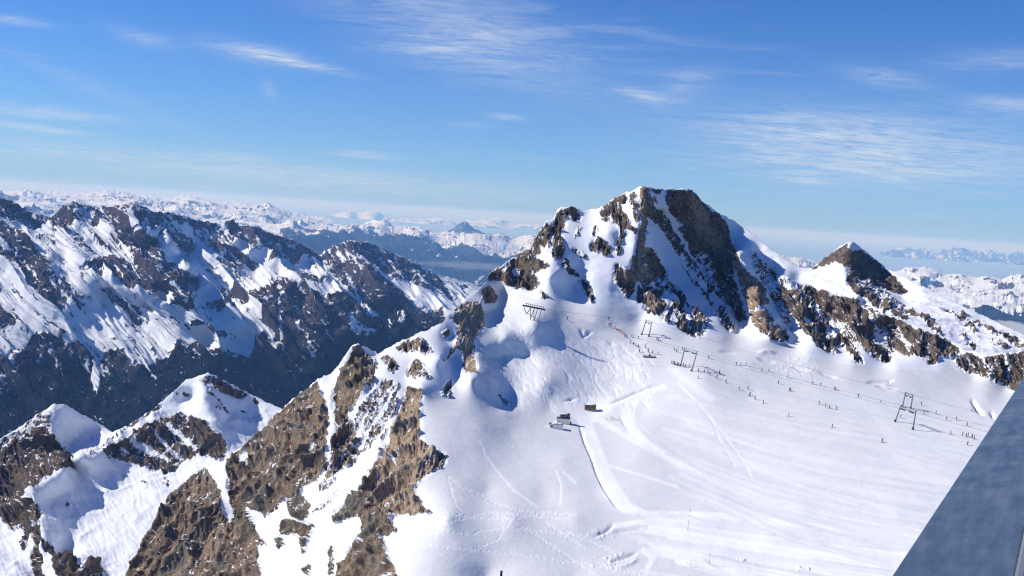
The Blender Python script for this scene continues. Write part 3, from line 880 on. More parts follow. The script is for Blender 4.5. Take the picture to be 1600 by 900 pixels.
def near_disp(px, py, P, Nn, A, d):
    sh = px.shape
    R = A['rockw']
    Rn = A['rock0']
    Q = P.reshape(-1, 3)
    # crags: fluted down the fall line
    Qs = Q.copy()
    Qs[:, 0] += .35 * Q[:, 2]
    q = Qs * np.array([1 / 20., 1 / 20., 1 / 60.])
    a = ridged(q, 3, .5, seed=21).reshape(sh) - 1.0
    def streaks(deg, l, w, sd):
        wx_, wy_ = warp(px, py, 3.0, 18, 77)
        ca, sa = math.cos(math.radians(deg)), math.sin(math.radians(deg))
        return ridged(np.stack([(wx_ * ca + wy_ * sa) / l, (-wx_ * sa + wy_ * ca) / w, px * 0 + 4.4], -1).reshape(-1, 3), 4, .6, seed=sd).reshape(sh) - 1.0

    def facets(deg, l, w, sd):
        """broken planes: every cell of a warped lattice is one tilted face"""
        wx_, wy_ = warp(px, py, 2.2, 16, 177 + sd)
        ca, sa = math.cos(math.radians(deg)), math.sin(math.radians(deg))
        u = ((wx_ * ca + wy_ * sa) / l).ravel()
        v = ((-wx_ * sa + wy_ * ca) / w).ravel()
        iu, iv = np.floor(u).astype(np.int64), np.floor(v).astype(np.int64)
        bd = np.full(len(u), 9e9)
        val = np.zeros(len(u))
        for a_ in (-1, 0, 1):
            for b_ in (-1, 0, 1):
                h_ = _hash(iu + a_, iv + b_, iu * 0, sd)
                r1_, r2_, r3_, r4_, r5_ = [((h_ >> k_) & 63) / 63.0 for k_ in (0, 5, 11, 17, 23)]
                du_, dv_ = u - (iu + a_ + r1_), v - (iv + b_ + r2_)
                d_ = du_ * du_ + dv_ * dv_
                k_ = d_ < bd
                bd[k_] = d_[k_]
                val[k_] = (du_ * (r3_ - .5) * 1.6 + dv_ * (r4_ - .5) * 3.0 + (r5_ - .5) * 1.0)[k_]
        return val.reshape(sh)

    def crag(deg, sd):
        return facets(deg, 46, 13, sd) * 2.2 + facets(deg, 15, 4.2, sd + 1) * 1.1 + facets(deg, 7, 2.2, sd + 2) * .6 + (streaks(deg, 40, 6, sd + 3)) * .35
    wa = 1 - sstep(px, 760, 800)
    wc = sstep(px, 1008, 1016)
    a2 = crag(108, 31) * wa * .45 + crag(92, 41) * (1 - wa) * (1 - wc) + crag(58, 51) * wc * 1.5
    b2 = fbm(Qs * np.array([1 / 1.8, 1 / 1.8, 1 / 4.5]), 3, .6, seed=41).reshape(sh)
    amp = sstep(R, .15, .8)
    ampn = sstep(Rn, .2, .7)
    disp = amp * a * 4.2 + ampn * (a2 * 1.0 + b2 * .22)
    disp = disp + ampn * .8
    disp = disp * (1 - .6 * sstep(px, 690, 715) * (1 - sstep(px, 770, 800)) * (1 - sstep(py, 590, 620)))
    # wind-worked snow
    sn = fbm(Q / 24., 3, .5, seed=51).reshape(sh) * .30 + fbm(Q / np.array([7., 3.2, 5.]), 3, .5, seed=61).reshape(sh) * .045
    steep = 1 - np.clip(Nn[..., 2], 0, 1)
    sn = sn * (1 + 3.5 * sstep(steep, .12, .4))
    fade = np.clip((py - py[0:1]) / 10, 0.25, 1)
    P2 = P + Nn * ((disp + sn * (1 - ampn)) * fade)[..., None]
    P2[..., 2] += sample(RELIEF, px, py) * (1 - ampn)
    n2 = gridnormals(P2)
    lg = fbm(Q / 9., 4, .6, seed=71).reshape(sh)
    fr = fbm(Q / np.array([2.6, 2.6, 1.6]), 3, .65, seed=81).reshape(sh)
    r = (A['rock0'] - .5) * 2.1 + (.56 - n2[..., 2]) * 1.5 * ampn + lg * .35 + fr * (.75 + .2 * sstep(px, 1000, 1030)) * sstep(A['rock0'], .02, .4)
    # thin snow lodged in the clefts
    for dg_, wt_, am_ in ((58, wc, .85), (108, wa, .55), (92, (1 - wa) * (1 - wc), .55)):
        wx_, wy_ = warp(px, py, 3.0, 20, 277)
        ca, sa = math.cos(math.radians(dg_)), math.sin(math.radians(dg_))
        sk = fbm(np.stack([(wx_ * ca + wy_ * sa) / 16, (-wx_ * sa + wy_ * ca) / 2.3, px * 0 + dg_], -1).reshape(-1, 3), 3, .6, seed=290).reshape(sh)
        r = r - np.clip(sk - .12, 0, 1) * am_ * wt_ * 3.0 + .10 * am_ * wt_
    # open snow stays clean
    r = np.where(A['rock0'] < .06, -1, r)
    A['rock'] = np.clip(.5 + r * .55, 0, 1)
    A['tint'] = A['tint'] + lg * .3
    return P2


crestA = [(p[0], p[1]) for p in CREST_A]
crestA = [(-90, 1300)] + [(60, 1090)] + crestA
PP, A, f_near = layer('near', None, ctrl, LINES, crestA, [(-90, 1302), (110, 1010), (1700, 1010)], 150, 1696, 1.25, 7.0, near_mask, near_disp,
                      [1.5, 4, 9, 18, 34, 60, 100, 160, 250], rows=520, crest_jag=2.2, back_drop=1.0)
reg = A['region']
rc = np.rint((reg[1:, 1:] + reg[:-1, :-1] + reg[1:, :-1] + reg[:-1, 1:]) / 4)
at_ = {k: A[k] for k in ('rock', 'tint', 'track')}
grid_object('snowfield', PP, at_, MAT_SNOW, keep=(rc == 0))
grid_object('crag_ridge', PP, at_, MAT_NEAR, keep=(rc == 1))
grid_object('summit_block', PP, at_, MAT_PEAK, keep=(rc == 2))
NB = 9
GRIDP = PP[NB:]

# ------------------------------------------------------------------ other mountains


def mountain(name, mat, ctrl, lines, crest, bottom, x0, x1, step, c, mask, S, amps, back, rows, jag=1.5, jag_s=1.0, wamp=3.0, wsc=7.0, seed=100,
             nz0=.62, nzk=1.5, speck=.5, lump=.35, aniso=(1, 1, .5), forest=None, tint=None, track=None, clean=.05, slant=0.0, rough_snow=1.0, relief=None, ribs=None, streak=None):
    """S: size in metres of the main crags. amps: displacement of (large, middle, small) relief in metres"""
    Mb = blur(mask, .9)
    Mw = blur(mask, 4)

    def mk(px, py, P, Nn):
        wx, wy = warp(px, py, wamp, wsc, seed)
        A = {'rock0': sample(Mb, wx, wy), 'rockw': sample(Mw, wx, wy)}
        A['rock'] = A['rock0']
        A['tint'] = sample(tint, px, py) if tint is not None else px * 0
        A['forest'] = sample(forest, wx, wy) if forest is not None else px * 0
        A['track'] = sample(track, px, py) if track is not None else px * 0
        return A

    def dp(px, py, P, Nn, A, d):
        sh = px.shape
        Q = P.reshape(-1, 3).copy()
        Q[:, 0] += slant * Q[:, 2]
        s = np.array(aniso)
        a0 = ridged(Q * s / (S * 3.2), 3, .5, seed=seed).reshape(sh)
        a0 = a0 - a0.mean()
        a1 = ridged(Q * s / S, 4, .58, seed=seed + 10).reshape(sh)
        a1 = a1 - a1.mean()
        b1 = fbm(Q / (S * .22), 3, .6, seed=seed + 20).reshape(sh)
        rw = sstep(A['rockw'], .1, .8)
        rn = sstep(A['rock0'], .2, .7)
        disp = a0 * amps[0] * (.45 + .55 * rw) + a1 * amps[1] * (.25 * rough_snow + rn) + b1 * amps[2] * (.12 * rough_snow + rn)
        if ribs is not None:
            ang, lw, ww, am = ribs
            ca, sa = math.cos(ang), math.sin(ang)
            wx, wy = warp(px, py, 6, 60, seed + 60)
            u, v = (wx * ca + wy * sa) / lw, (-wx * sa + wy * ca) / ww
            rb = ridged(np.stack([u, v, u * 0 + 2.2], -1).reshape(-1, 3), 3, .5, seed=seed + 70).reshape(sh)
            disp = disp + (rb - rb.mean()) * am * ((.15 + .85 * rw) if streak is None else 1)
            if streak is not None:
                rb = ridged(np.stack([u * 3.0, v * 6.0, u * 0 + 6.2], -1).reshape(-1, 3), 3, .5, seed=seed + 75).reshape(sh)
                disp = disp + (rb - rb.mean()) * am * .20
        fade = np.clip((py - py[0:1]) / 8, 0.2, 1)
        P2 = P + Nn * (disp * fade)[..., None]
        if relief is not None:
            P2[..., 2] += sample(relief, px, py)
        n2 = gridnormals(P2)
        lg = fbm(Q / (S * .45), 4, .6, seed=seed + 30).reshape(sh)
        fr = fbm(Q * s / (S * .14), 3, .65, seed=seed + 40).reshape(sh)
        r = (A['rock0'] - .5) * 2.3 + (nz0 - n2[..., 2]) * nzk * rn + lg * lump + fr * speck * sstep(A['rock0'], .02, .4)
        if streak is not None:
            ang, lw, ww, am = streak
            wx, wy = warp(px, py, 4, 22, seed + 90)
            ca, sa = math.cos(ang), math.sin(ang)
            sk = fbm(np.stack([(wx * ca + wy * sa) / lw, (-wx * sa + wy * ca) / ww, px * 0], -1).reshape(-1, 3), 3, .6, seed=seed + 95).reshape(sh)
            r = r + sk * am
        r = np.where(A['rock0'] < clean, -1, r)
        A['rock'] = np.clip(.5 + r * .55, 0, 1)
        A['tint'] = A['tint'] + lg * .3
        return P2
    PP, A, f = layer(name, None, ctrl, lines, [(p[0], p[1]) for p in crest], bottom, x0, x1, step, c, mk, dp, back, rows=rows, crest_jag=jag, jag_s=jag_s)
    at_ = {k: A[k] for k in ('rock', 'tint', 'track', 'forest')}
    o = grid_object(name, PP, at_, mat)
    return o, PP, f


# ---- the second peak and its snow shoulder, behind the summit block
M2 = raster(0)
poly(M2, [(1268, 421), (1280, 411), (1293, 403), (1308, 391), (1321, 382), (1326, 380), (1322, 392), (1316, 402), (1302, 412), (1288, 419), (1272, 422)], 1)
poly(M2, [(1326, 424), (1336, 430), (1360, 445), (1382, 458), (1402, 474), (1418, 490), (1405, 488), (1392, 490), (1370, 482), (1345, 467), (1332, 456), (1327, 440)], .56)
poly(M2, [(1322, 390), (1332, 394), (1346, 391), (1358, 400), (1372, 412), (1390, 427), (1406, 441), (1417, 455), (1412, 459), (1396, 459), (1376, 452), (1356, 442), (1344, 438), (1334, 428), (1324, 418), (1312, 412), (1300, 413), (1312, 402)], 1)
stroke(M2, [(1330, 428), (1330, 445), (1345, 460), (1370, 474), (1392, 486), (1412, 500)], 6, .95, 2)
for ln in ([(1375, 470), (1380, 490), (1410, 512)], [(1400, 478), (1425, 492)]):
    stroke(M2, ln, 4, .6, 2)
for ln, w_, v in (([(1420, 486), (1435, 492), (1448, 503), (1458, 512), (1468, 522)], 5, .8), ([(1477, 485), (1492, 490), (1508, 497)], 3, .8), ([(1515, 500), (1535, 512), (1560, 522), (1590, 535)], 3.5, .8),
                  ([(1510, 508), (1520, 518)], 7, .6), ([(1500, 524), (1506, 528)], 4, .8), ([(1514, 536), (1522, 544)], 6, .7), ([(1550, 535), (1556, 542)], 5, .6), ([(1562, 540), (1572, 545)], 6, .7),
                  ([(1545, 520), (1575, 532), (1600, 545)], 2.5, .7), ([(1600, 538), (1680, 560)], 5, .7), ([(1490, 495), (1502, 505)], 2, .6)):
    stroke(M2, ln, w_, v, 1.5)
C2 = [(1180, 440, 1050), (1215, 428, 1150), (1250, 417, 1200), (1268, 419, 1190), (1290, 403, 1165), (1310, 388, 1155), (1322, 379, 1150), (1331, 377, 1150), (1342, 384, 1165), (1360, 398, 1190), (1380, 415, 1180), (1400, 428, 1140), (1440, 447, 1080), (1480, 465, 1030), (1540, 495, 960), (1600, 523, 890), (1700, 566, 800)]
c2 = [(1230, 470, 960), (1300, 440, 1060), (1270, 440, 1100), (1320, 460, 1010), (1330, 420, 1090), (1332, 440, 1050), (1345, 465, 1010), (1350, 410, 1165), (1380, 440, 1130), (1410, 460, 1085), (1380, 480, 960), (1400, 500, 900), (1450, 500, 925), (1445, 470, 1010),
      (1440, 540, 800), (1500, 530, 860), (1500, 560, 780), (1560, 560, 800), (1600, 575, 780), (1700, 620, 700), (1230, 520, 850), (1330, 520, 850)]
mountain('second_peak', MAT_PEAK, c2, [C2, [(1331, 378, 1150), (1326, 395, 1115), (1325, 412, 1085), (1328, 430, 1055), (1338, 455, 1005)]], C2, [(1180, 530), (1400, 560), (1700, 620)], 1200, 1698, 1.25, 7, M2, 20, (5, 3.2, 1.2),
         [3, 8, 20, 45, 90, 160, 260, 400], 180, jag=1.2, seed=210)

# ---- small peaks low on the left, across the side valley
M3 = raster(0)
poly(M3, [(-90, 720), (0, 687), (25, 672), (50, 657), (72, 642), (80, 645), (78, 665), (70, 685), (60, 700), (30, 705), (0, 715), (-90, 740)], .50)
poly(M3, [(-90, 735), (0, 700), (40, 690), (62, 672), (75, 672), (92, 690), (105, 700), (116, 712), (108, 730), (85, 738), (62, 755), (45, 768), (20, 785), (0, 800), (-90, 850)], .80)
poly(M3, [(5, 735), (25, 722), (45, 720), (50, 735), (40, 745), (25, 755), (12, 755)], 1)
poly(M3, [(-90, 850), (0, 800), (15, 788), (40, 777), (60, 785), (72, 802), (60, 812), (46, 826), (42, 845), (35, 862), (30, 850), (37, 832), (30, 820), (20, 827), (10, 818), (0, 812)], .80)
poly(M3, [(48, 812), (64, 816), (63, 835), (60, 858), (70, 880), (78, 905), (55, 905), (50, 882), (47, 865), (53, 850), (48, 832)], .9)
poly(M3, [(64, 836), (80, 847), (100, 870), (120, 886), (128, 895), (137, 875), (146, 886), (156, 892), (160, 910), (95, 910), (86, 886), (80, 870), (68, 856)], .9)
stroke(M3, [(72, 885), (82, 905)], 7, .1)
stroke(M3, [(140, 708), (170, 688), (200, 668), (222, 650), (250, 634)], 5, .75)
stroke(M3, [(152, 703), (190, 678), (225, 655)], 3, .1)
poly(M3, [(158, 702), (200, 682), (235, 664), (255, 652), (275, 650), (300, 650), (320, 660), (336, 675), (350, 692), (356, 712), (342, 726), (326, 716), (311, 705), (300, 712), (281, 720), (274, 736), (256, 738), (240, 733), (200, 721), (175, 716), (160, 706)], .74)
for ln, w_ in (([(205, 688), (230, 700), (262, 716)], 6), ([(262, 668), (285, 682), (305, 700)], 6), ([(190, 700), (215, 712)], 3), ([(235, 672), (250, 690), (275, 705)], 3)):
    stroke(M3, ln, w_, .15)
poly(M3, [(300, 650), (322, 662), (345, 690), (352, 708), (335, 712), (315, 690), (300, 670)], 1)
poly(M3, [(308, 592), (320, 587), (332, 586), (345, 592), (365, 605), (392, 616), (382, 623), (360, 616), (342, 606), (332, 604), (326, 612), (322, 600)], .55)
poly(M3, [(330, 594), (345, 594), (365, 606), (388, 616), (378, 622), (358, 614), (340, 606)], .85)
for x_, y_ in ((331, 615), (336, 618), (343, 625), (350, 635), (353, 641), (341, 640), (260, 755), (262, 748), (225, 757), (108, 790), (275, 612), (290, 615), (400, 625), (380, 640), (395, 650)):
    stroke(M3, [(x_ - 3, y_ - 1), (x_ + 3, y_ + 2)], 3.5, .6, 2)
C3 = [(-90, 745, 1060), (-40, 705, 1090), (0, 685, 1110), (25, 671, 1120), (50, 655, 1130), (72, 640, 1140), (81, 632, 1145), (104, 633, 1165), (120, 643, 1180), (135, 651, 1185), (155, 663, 1190), (176, 674, 1180), (200, 664, 1185), (225, 648, 1200), (250, 630, 1215), (262, 620, 1225), (290, 594, 1240), (310, 586, 1248), (325, 582, 1250), (335, 585, 1255), (350, 594, 1270), (385, 612, 1290), (410, 625, 1290), (440, 638, 1280), (520, 680, 1250)]
c3 = [(-90, 1005, 700), (0, 1005, 720), (150, 1005, 740), (300, 1005, 760), (-90, 900, 800), (0, 900, 835), (60, 905, 845), (150, 905, 850), (250, 905, 860), (0, 840, 900), (30, 870, 865),
      (100, 860, 905), (200, 860, 905), (110, 800, 975), (200, 800, 985), (300, 820, 950), (80, 780, 985), (160, 760, 1050), (250, 770, 1030), (320, 760, 1030), (120, 740, 1060), (200, 740, 1090), (280, 745, 1075), (380, 780, 1000), (500, 800, 980), (500, 1000, 800),
      (0, 740, 1060), (40, 720, 1080), (60, 690, 1100), (110, 700, 1140), (125, 672, 1175), (150, 690, 1160), (90, 700, 1110), (110, 725, 1080), (30, 770, 1010),
      (175, 700, 1120), (240, 690, 1150), (290, 690, 1145), (330, 700, 1135), (350, 660, 1200), (280, 640, 1215), (300, 620, 1235), (330, 640, 1195), (380, 650, 1245), (400, 680, 1210), (450, 700, 1180)]
L3 = [C3, [(81, 633, 1145), (80, 655, 1115), (84, 685, 1085), (100, 705, 1068), (115, 720, 1058)], [(250, 631, 1215), (200, 668, 1150), (150, 705, 1085), (125, 712, 1055), (90, 745, 1000), (45, 768, 955), (62, 800, 925), (68, 830, 890), (85, 868, 860), (130, 895, 835)],
      [(325, 583, 1250), (312, 600, 1225), (314, 620, 1205), (330, 645, 1185), (350, 672, 1165), (358, 700, 1140)]]
mountain('small_peaks', MAT_LOW, c3, L3, C3, [(-90, 1008), (520, 1008)], -88, 516, 1.5, 6, M3, 34, (8, 4, 1.8), [4, 12, 30, 70, 140, 250, 420], 260, jag=1.5, seed=310, aniso=(1, 1, .5), speck=1.1, lump=.35, ribs=(math.radians(62), 34, 7, 3.0))

# ---- the long range on the left
M4 = raster(.15)
F4 = raster(0)
poly(M4, [(-90, 300), (0, 306), (30, 310), (55, 328), (75, 343), (62, 352), (50, 347), (35, 338), (0, 337), (-90, 330)], .72)
poly(M4, [(72, 340), (90, 326), (115, 315), (155, 322), (158, 345), (150, 352), (135, 346), (118, 345), (104, 350), (108, 362), (122, 372), (136, 390), (158, 402), (152, 407), (130, 396), (115, 376), (96, 360), (80, 352)], .82)
poly(M4, [(112, 322), (135, 328), (150, 340), (145, 350), (128, 340), (115, 332)], .3)
poly(M4, [(155, 322), (175, 320), (200, 316), (212, 316), (212, 330), (214, 348), (225, 362), (240, 372), (250, 390), (270, 410), (290, 425), (300, 440), (305, 460), (318, 474), (302, 483), (285, 481), (266, 472), (262, 458), (240, 455), (215, 452), (200, 446), (186, 436), (178, 425), (160, 420), (160, 436), (150, 430), (130, 426), (122, 420), (140, 414), (155, 408), (165, 400), (182, 405), (204, 412), (214, 414), (207, 396), (195, 384), (188, 368), (175, 355), (165, 345)], .76)
for ln, w_ in (([(203, 325), (206, 345), (212, 360)], 5), ([(219, 360), (222, 375), (224, 392)], 3), ([(185, 372), (196, 392), (206, 404)], 7), ([(270, 440), (285, 458), (290, 470)], 4)):
    stroke(M4, ln, w_, .12)
poly(M4, [(-90, 320), (0, 352), (20, 360), (45, 378), (62, 390), (75, 402), (79, 420), (90, 440), (110, 455), (130, 466), (134, 479), (116, 476), (109, 466), (95, 455), (80, 440), (66, 420), (50, 405), (30, 395), (10, 380), (0, 372), (-90, 340)], .62)
poly(M4, [(-90, 370), (0, 384), (25, 397), (50, 392), (68, 398), (78, 420), (73, 430), (86, 450), (104, 465), (95, 485), (75, 472), (56, 455), (44, 448), (40, 436), (30, 420), (25, 411), (0, 402), (-90, 395)], .82)
poly(M4, [(93, 434), (112, 445), (128, 462), (135, 475), (126, 479), (112, 466), (100, 450)], .72)
poly(M4, [(-90, 460), (0, 468), (12, 490), (30, 500), (20, 515), (0, 510), (-90, 500)], .7)
poly(M4, [(150, 453), (168, 458), (185, 465), (205, 476), (220, 488), (224, 505), (208, 500), (200, 486), (180, 478), (165, 470)], .72)
poly(M4, [(212, 316), (238, 326), (290, 337), (345, 347), (350, 358), (368, 366), (362, 378), (335, 360), (318, 362), (300, 352), (280, 350), (262, 345), (240, 346), (225, 345), (214, 336)], .66)
for ln, w_, v in (([(216, 340), (235, 356), (262, 372)], 7, .85), ([(262, 350), (280, 368), (302, 384)], 6, .6), ([(300, 355), (318, 372), (336, 384)], 6, .6), ([(250, 366), (275, 380), (300, 388)], 5, .7), ([(148, 372), (158, 382), (170, 392)], 6, .75),
                  ([(340, 400), (362, 412), (388, 428)], 5, .7), ([(350, 392), (370, 405), (395, 415)], 5, .7), ([(60, 360), (85, 372)], 4, .6), ([(118, 360), (130, 372)], 4, .5), ([(372, 422), (390, 432)], 4, .5)):
    stroke(M4, ln, w_, v, 2)
poly(M4, [(345, 346), (362, 340), (378, 352), (400, 352), (440, 366), (480, 384), (498, 397), (488, 404), (472, 396), (470, 410), (450, 401), (430, 397), (405, 388), (385, 376), (362, 362)], .78)
poly(M4, [(323, 370), (345, 372), (370, 385), (390, 399), (402, 413), (385, 409), (360, 396), (330, 386)], .85)
poly(M4, [(345, 443), (365, 446), (400, 444), (402, 462), (380, 466), (360, 461), (345, 456)], .8)
for ln, w_ in (([(422, 402), (445, 411)], 4), ([(442, 415), (462, 423)], 6), ([(470, 425), (490, 428), (510, 435)], 6), ([(430, 425), (440, 430)], 5), ([(300, 505), (330, 508), (360, 520)], 8), ([(330, 470), (350, 480)], 4)):
    stroke(M4, ln, w_, .75, 2)
# hill in front, its brown flank and the forest under it
poly(M4, [(400, 446), (415, 439), (430, 434), (447, 431), (452, 434), (465, 440), (478, 446), (510, 456), (535, 460), (548, 466), (560, 480), (580, 492), (600, 500), (620, 510), (645, 518), (700, 520), (740, 470), (745, 700), (-90, 800), (-90, 600), (0, 612), (30, 560), (45, 535), (62, 524), (85, 530), (100, 545), (130, 540), (145, 560), (140, 600), (150, 615), (158, 590), (150, 560), (160, 545), (190, 540), (200, 556), (225, 570), (245, 560), (268, 556), (280, 535), (290, 545), (340, 542), (390, 556), (405, 520), (412, 490), (402, 470)], .93)
poly(M4, [(-90, 560), (0, 560), (30, 545), (30, 610), (0, 640), (-90, 640)], .6)
for ln, w_, v in (([(110, 560), (118, 575), (120, 588)], 12, .35), ([(60, 560), (62, 575)], 8, .5), ([(150, 555), (165, 575), (185, 600)], 8, .4), ([(134, 560), (140, 590), (146, 615)], 4, .35), ([(190, 600), (196, 620)], 4, .4), ([(195, 520), (205, 545), (225, 565), (243, 585)], 5, .25),
                  ([(435, 490), (440, 520), (443, 545)], 3.5, .3), ([(420, 530), (430, 540)], 5, .4), ([(550, 490), (560, 508), (580, 518)], 9, .3), ([(505, 500), (512, 520)], 3, .5), ([(545, 510), (575, 520)], 4, .5), ([(400, 500), (415, 510), (425, 520)], 9, .2), ([(420, 455), (410, 462)], 3, .4), ([(460, 500), (480, 520), (490, 545)], 4, .6), ([(340, 552), (370, 556)], 8, .5), ([(360, 480), (385, 510)], 0, .5),
                  ([(525, 575), (530, 555), (545, 540)], 0, .5), ([(620, 500), (632, 512)], 5, .4), ([(445, 440), (436, 470), (440, 500)], 2.5, .4)):
    if w_:
        stroke(M4, ln, w_, v, 2)
# far hill of the range
poly(M4, [(498, 400), (510, 392), (522, 384), (545, 376), (575, 377), (600, 388), (622, 400), (650, 411), (680, 429), (700, 453), (716, 470), (692, 463), (660, 452), (642, 441), (625, 431), (608, 425), (590, 415), (570, 403), (556, 400), (545, 395), (530, 402), (540, 406), (556, 404), (570, 410), (590, 430), (610, 446), (628, 461), (660, 472), (690, 489), (706, 508), (690, 530), (640, 528), (620, 505), (590, 490), (565, 470), (550, 455), (535, 442), (520, 424), (506, 410)], .80)
poly(M4, [(540, 410), (556, 407), (566, 412), (590, 434), (610, 450), (630, 465), (660, 476), (688, 492), (700, 508), (690, 528), (640, 526), (600, 495), (565, 466), (545, 440), (530, 420)], .97)
for ln, w_, v in (([(528, 396), (536, 404), (548, 402)], 5, .15), ([(546, 440), (556, 452), (566, 470)], 4, .35), ([(505, 405), (520, 425), (540, 445)], 3, .3), ([(700, 440), (720, 448), (735, 452)], 3, .6), ([(620, 440), (650, 460), (680, 475), (706, 492)], 9, .12), ([(640, 425), (665, 442), (690, 460)], 3, .4), ([(560, 470), (585, 500), (600, 520)], 6, .4)):
    stroke(M4, ln, w_, v, 2)
for k in range(140):                      # couloirs and rubble lines running down the slopes
    x_ = rng.uniform(-60, 560)
    y_ = rng.uniform(340, 560) + max(0, x_ - 380) * .25
    L_ = rng.uniform(12, 45)
    a_ = rng.uniform(.55, 1.1)
    v = .62 if rng.random() < .5 else .12
    stroke(M4, [(x_, y_), (x_ + L_ * math.cos(a_), y_ + L_ * math.sin(a_))], rng.uniform(.6, 2.0), v, 1.5)
poly(F4, [(-90, 620), (0, 625), (40, 575), (120, 560), (160, 590), (220, 575), (270, 560), (320, 555), (400, 560), (430, 540), (500, 540), (560, 530), (600, 520), (560, 470), (570, 450), (620, 475), (680, 505), (720, 500), (745, 470), (745, 720), (-90, 800)], 1)
F4 = np.clip(blur(F4, 14) * 1.5, 0, 1)
M4 = np.maximum(M4, np.clip(F4 * 1.5 - .4, 0, 1) * np.where(M4 > .3, 1, M4))
C4 = [(-90, 296, 4200), (0, 309, 4300), (20, 312, 4320), (40, 325, 4400), (75, 340, 4500), (95, 326, 4580), (115, 316, 4600), (150, 328, 4720), (160, 322, 4700), (185, 321, 4650), (205, 318, 4600), (222, 322, 4750), (240, 330, 4850), (290, 338, 5100), (345, 349, 5300), (362, 342, 5300), (374, 352, 5350), (400, 355, 5400), (440, 369, 5600), (480, 385, 5800), (498, 398, 5950), (515, 387, 5950), (545, 376, 6000), (575, 377, 6100), (600, 389, 6200), (650, 409, 6400), (690, 431, 6600), (740, 443, 6900), (810, 475, 7100)]
c4 = [(-90, 700, 2900), (0, 690, 2950), (170, 690, 3050), (300, 690, 3250), (440, 680, 3500), (560, 640, 3900), (700, 600, 4600), (800, 560, 5400),
      (-90, 600, 3150), (0, 600, 3200), (100, 600, 3350), (200, 610, 3350), (300, 600, 3500), (400, 600, 3700), (500, 600, 3980), (600, 560, 4500), (700, 520, 5100), (760, 490, 5800),
      (0, 500, 3480), (60, 500, 3550), (130, 510, 3640), (200, 520, 3680), (260, 520, 3750), (320, 530, 3800), (380, 530, 3950),
      (0, 430, 3750), (50, 440, 3760), (110, 430, 3900), (60, 400, 3980), (170, 460, 3900), (230, 480, 3880), (250, 460, 3900), (30, 350, 4160), (120, 380, 4180), (100, 410, 4000), (180, 400, 4200), (170, 360, 4400), (190, 380, 4350),
      (240, 350, 4850), (235, 380, 4680), (280, 400, 4760), (290, 370, 4950), (330, 420, 4660), (300, 440, 4350), (345, 380, 5020), (330, 460, 4220), (350, 430, 4640), (400, 400, 5050), (380, 380, 5180), (440, 400, 5250), (400, 430, 4850), (470, 420, 5200), (440, 418, 5000), (520, 445, 5050), (560, 470, 5000), (600, 498, 4950), (640, 515, 4900),
      (420, 460, 4180), (400, 500, 4020), (470, 480, 4200), (520, 500, 4150), (560, 530, 4150), (460, 540, 3950), (520, 560, 3990),
      (560, 440, 5350), (620, 490, 5150), (580, 400, 5980), (600, 425, 5800), (640, 440, 5900), (680, 460, 5900), (720, 470, 6100), (540, 425, 5480)]
L4 = [C4, [(20, 312, 4320), (45, 350, 4150), (62, 375, 4040), (75, 400, 3930), (92, 440, 3800), (110, 470, 3700)],
      [(115, 316, 4600), (118, 350, 4400), (140, 385, 4250), (165, 410, 4150)],
      [(205, 318, 4600), (212, 350, 4380), (232, 372, 4250), (262, 405, 4100), (292, 430, 3980), (310, 465, 3850), (322, 495, 3760), (345, 540, 3680)],
      [(100, 405, 3950), (150, 430, 3900), (200, 450, 3830), (240, 462, 3800), (290, 482, 3790)],
      [(362, 343, 5300), (375, 372, 5120), (402, 402, 4980), (440, 425, 4900)],
      [(400, 448, 4250), (425, 437, 4330), (450, 432, 4380), (480, 447, 4420), (520, 458, 4450), (560, 482, 4480), (600, 502, 4500), (645, 522, 4520)],
      [(450, 432, 4380), (445, 460, 4200), (452, 500, 4030), (480, 550, 3900), (500, 600, 3820)],
      [(498, 398, 5950), (530, 404, 5700), (560, 408, 5600), (590, 430, 5480), (625, 462, 5350), (660, 475, 5300), (700, 497, 5250)]]
R4 = raster(0)
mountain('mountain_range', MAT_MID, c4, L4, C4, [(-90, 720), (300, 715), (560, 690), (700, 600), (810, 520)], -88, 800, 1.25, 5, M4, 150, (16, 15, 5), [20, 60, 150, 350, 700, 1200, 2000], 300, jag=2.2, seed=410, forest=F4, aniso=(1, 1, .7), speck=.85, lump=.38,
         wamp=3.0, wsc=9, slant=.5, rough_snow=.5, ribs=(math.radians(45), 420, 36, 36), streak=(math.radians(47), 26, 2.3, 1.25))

# ---- snow ranges beyond the valley, left
M5 = raster(.38)
poly(M5, [(440, 358), (472, 371), (512, 372), (545, 374), (575, 372), (590, 372), (605, 377), (622, 381), (637, 380), (650, 376), (668, 377), (682, 384), (695, 387), (725, 386), (740, 392), (752, 397), (765, 402), (790, 402), (860, 408), (860, 700), (440, 700)], 1)
F5 = blur((M5 > .9).astype(np.float32), 4)
poly(M5, [(0, 0), (1, 0), (1, 1)], .3)
for k in range(300):
    x_ = rng.uniform(-80, 840)
    y_ = rng.uniform(300, 385)
    stroke(M5, [(x_, y_), (x_ + rng.uniform(4, 14), y_ + rng.uniform(-1, 5))], 1.5, rng.uniform(.05, .75), 1.2)
C5 = [(-90, 297, 21000), (0, 300, 22000), (37, 297, 22500), (75, 302, 23000), (140, 306, 23500), (200, 304, 24000), (250, 312, 24500), (300, 310, 25000), (345, 316, 25000), (400, 321, 25500), (420, 320, 25500), (450, 330, 26000), (500, 341, 26000), (530, 350, 25500), (560, 352, 25000), (585, 344, 25500), (602, 342, 25500), (615, 352, 25500), (640, 354, 26000), (660, 355, 26000), (680, 362, 26500), (720, 364, 26500), (760, 366, 26500), (785, 366, 26500), (800, 372, 27000), (830, 368, 27000), (860, 372, 27000)]
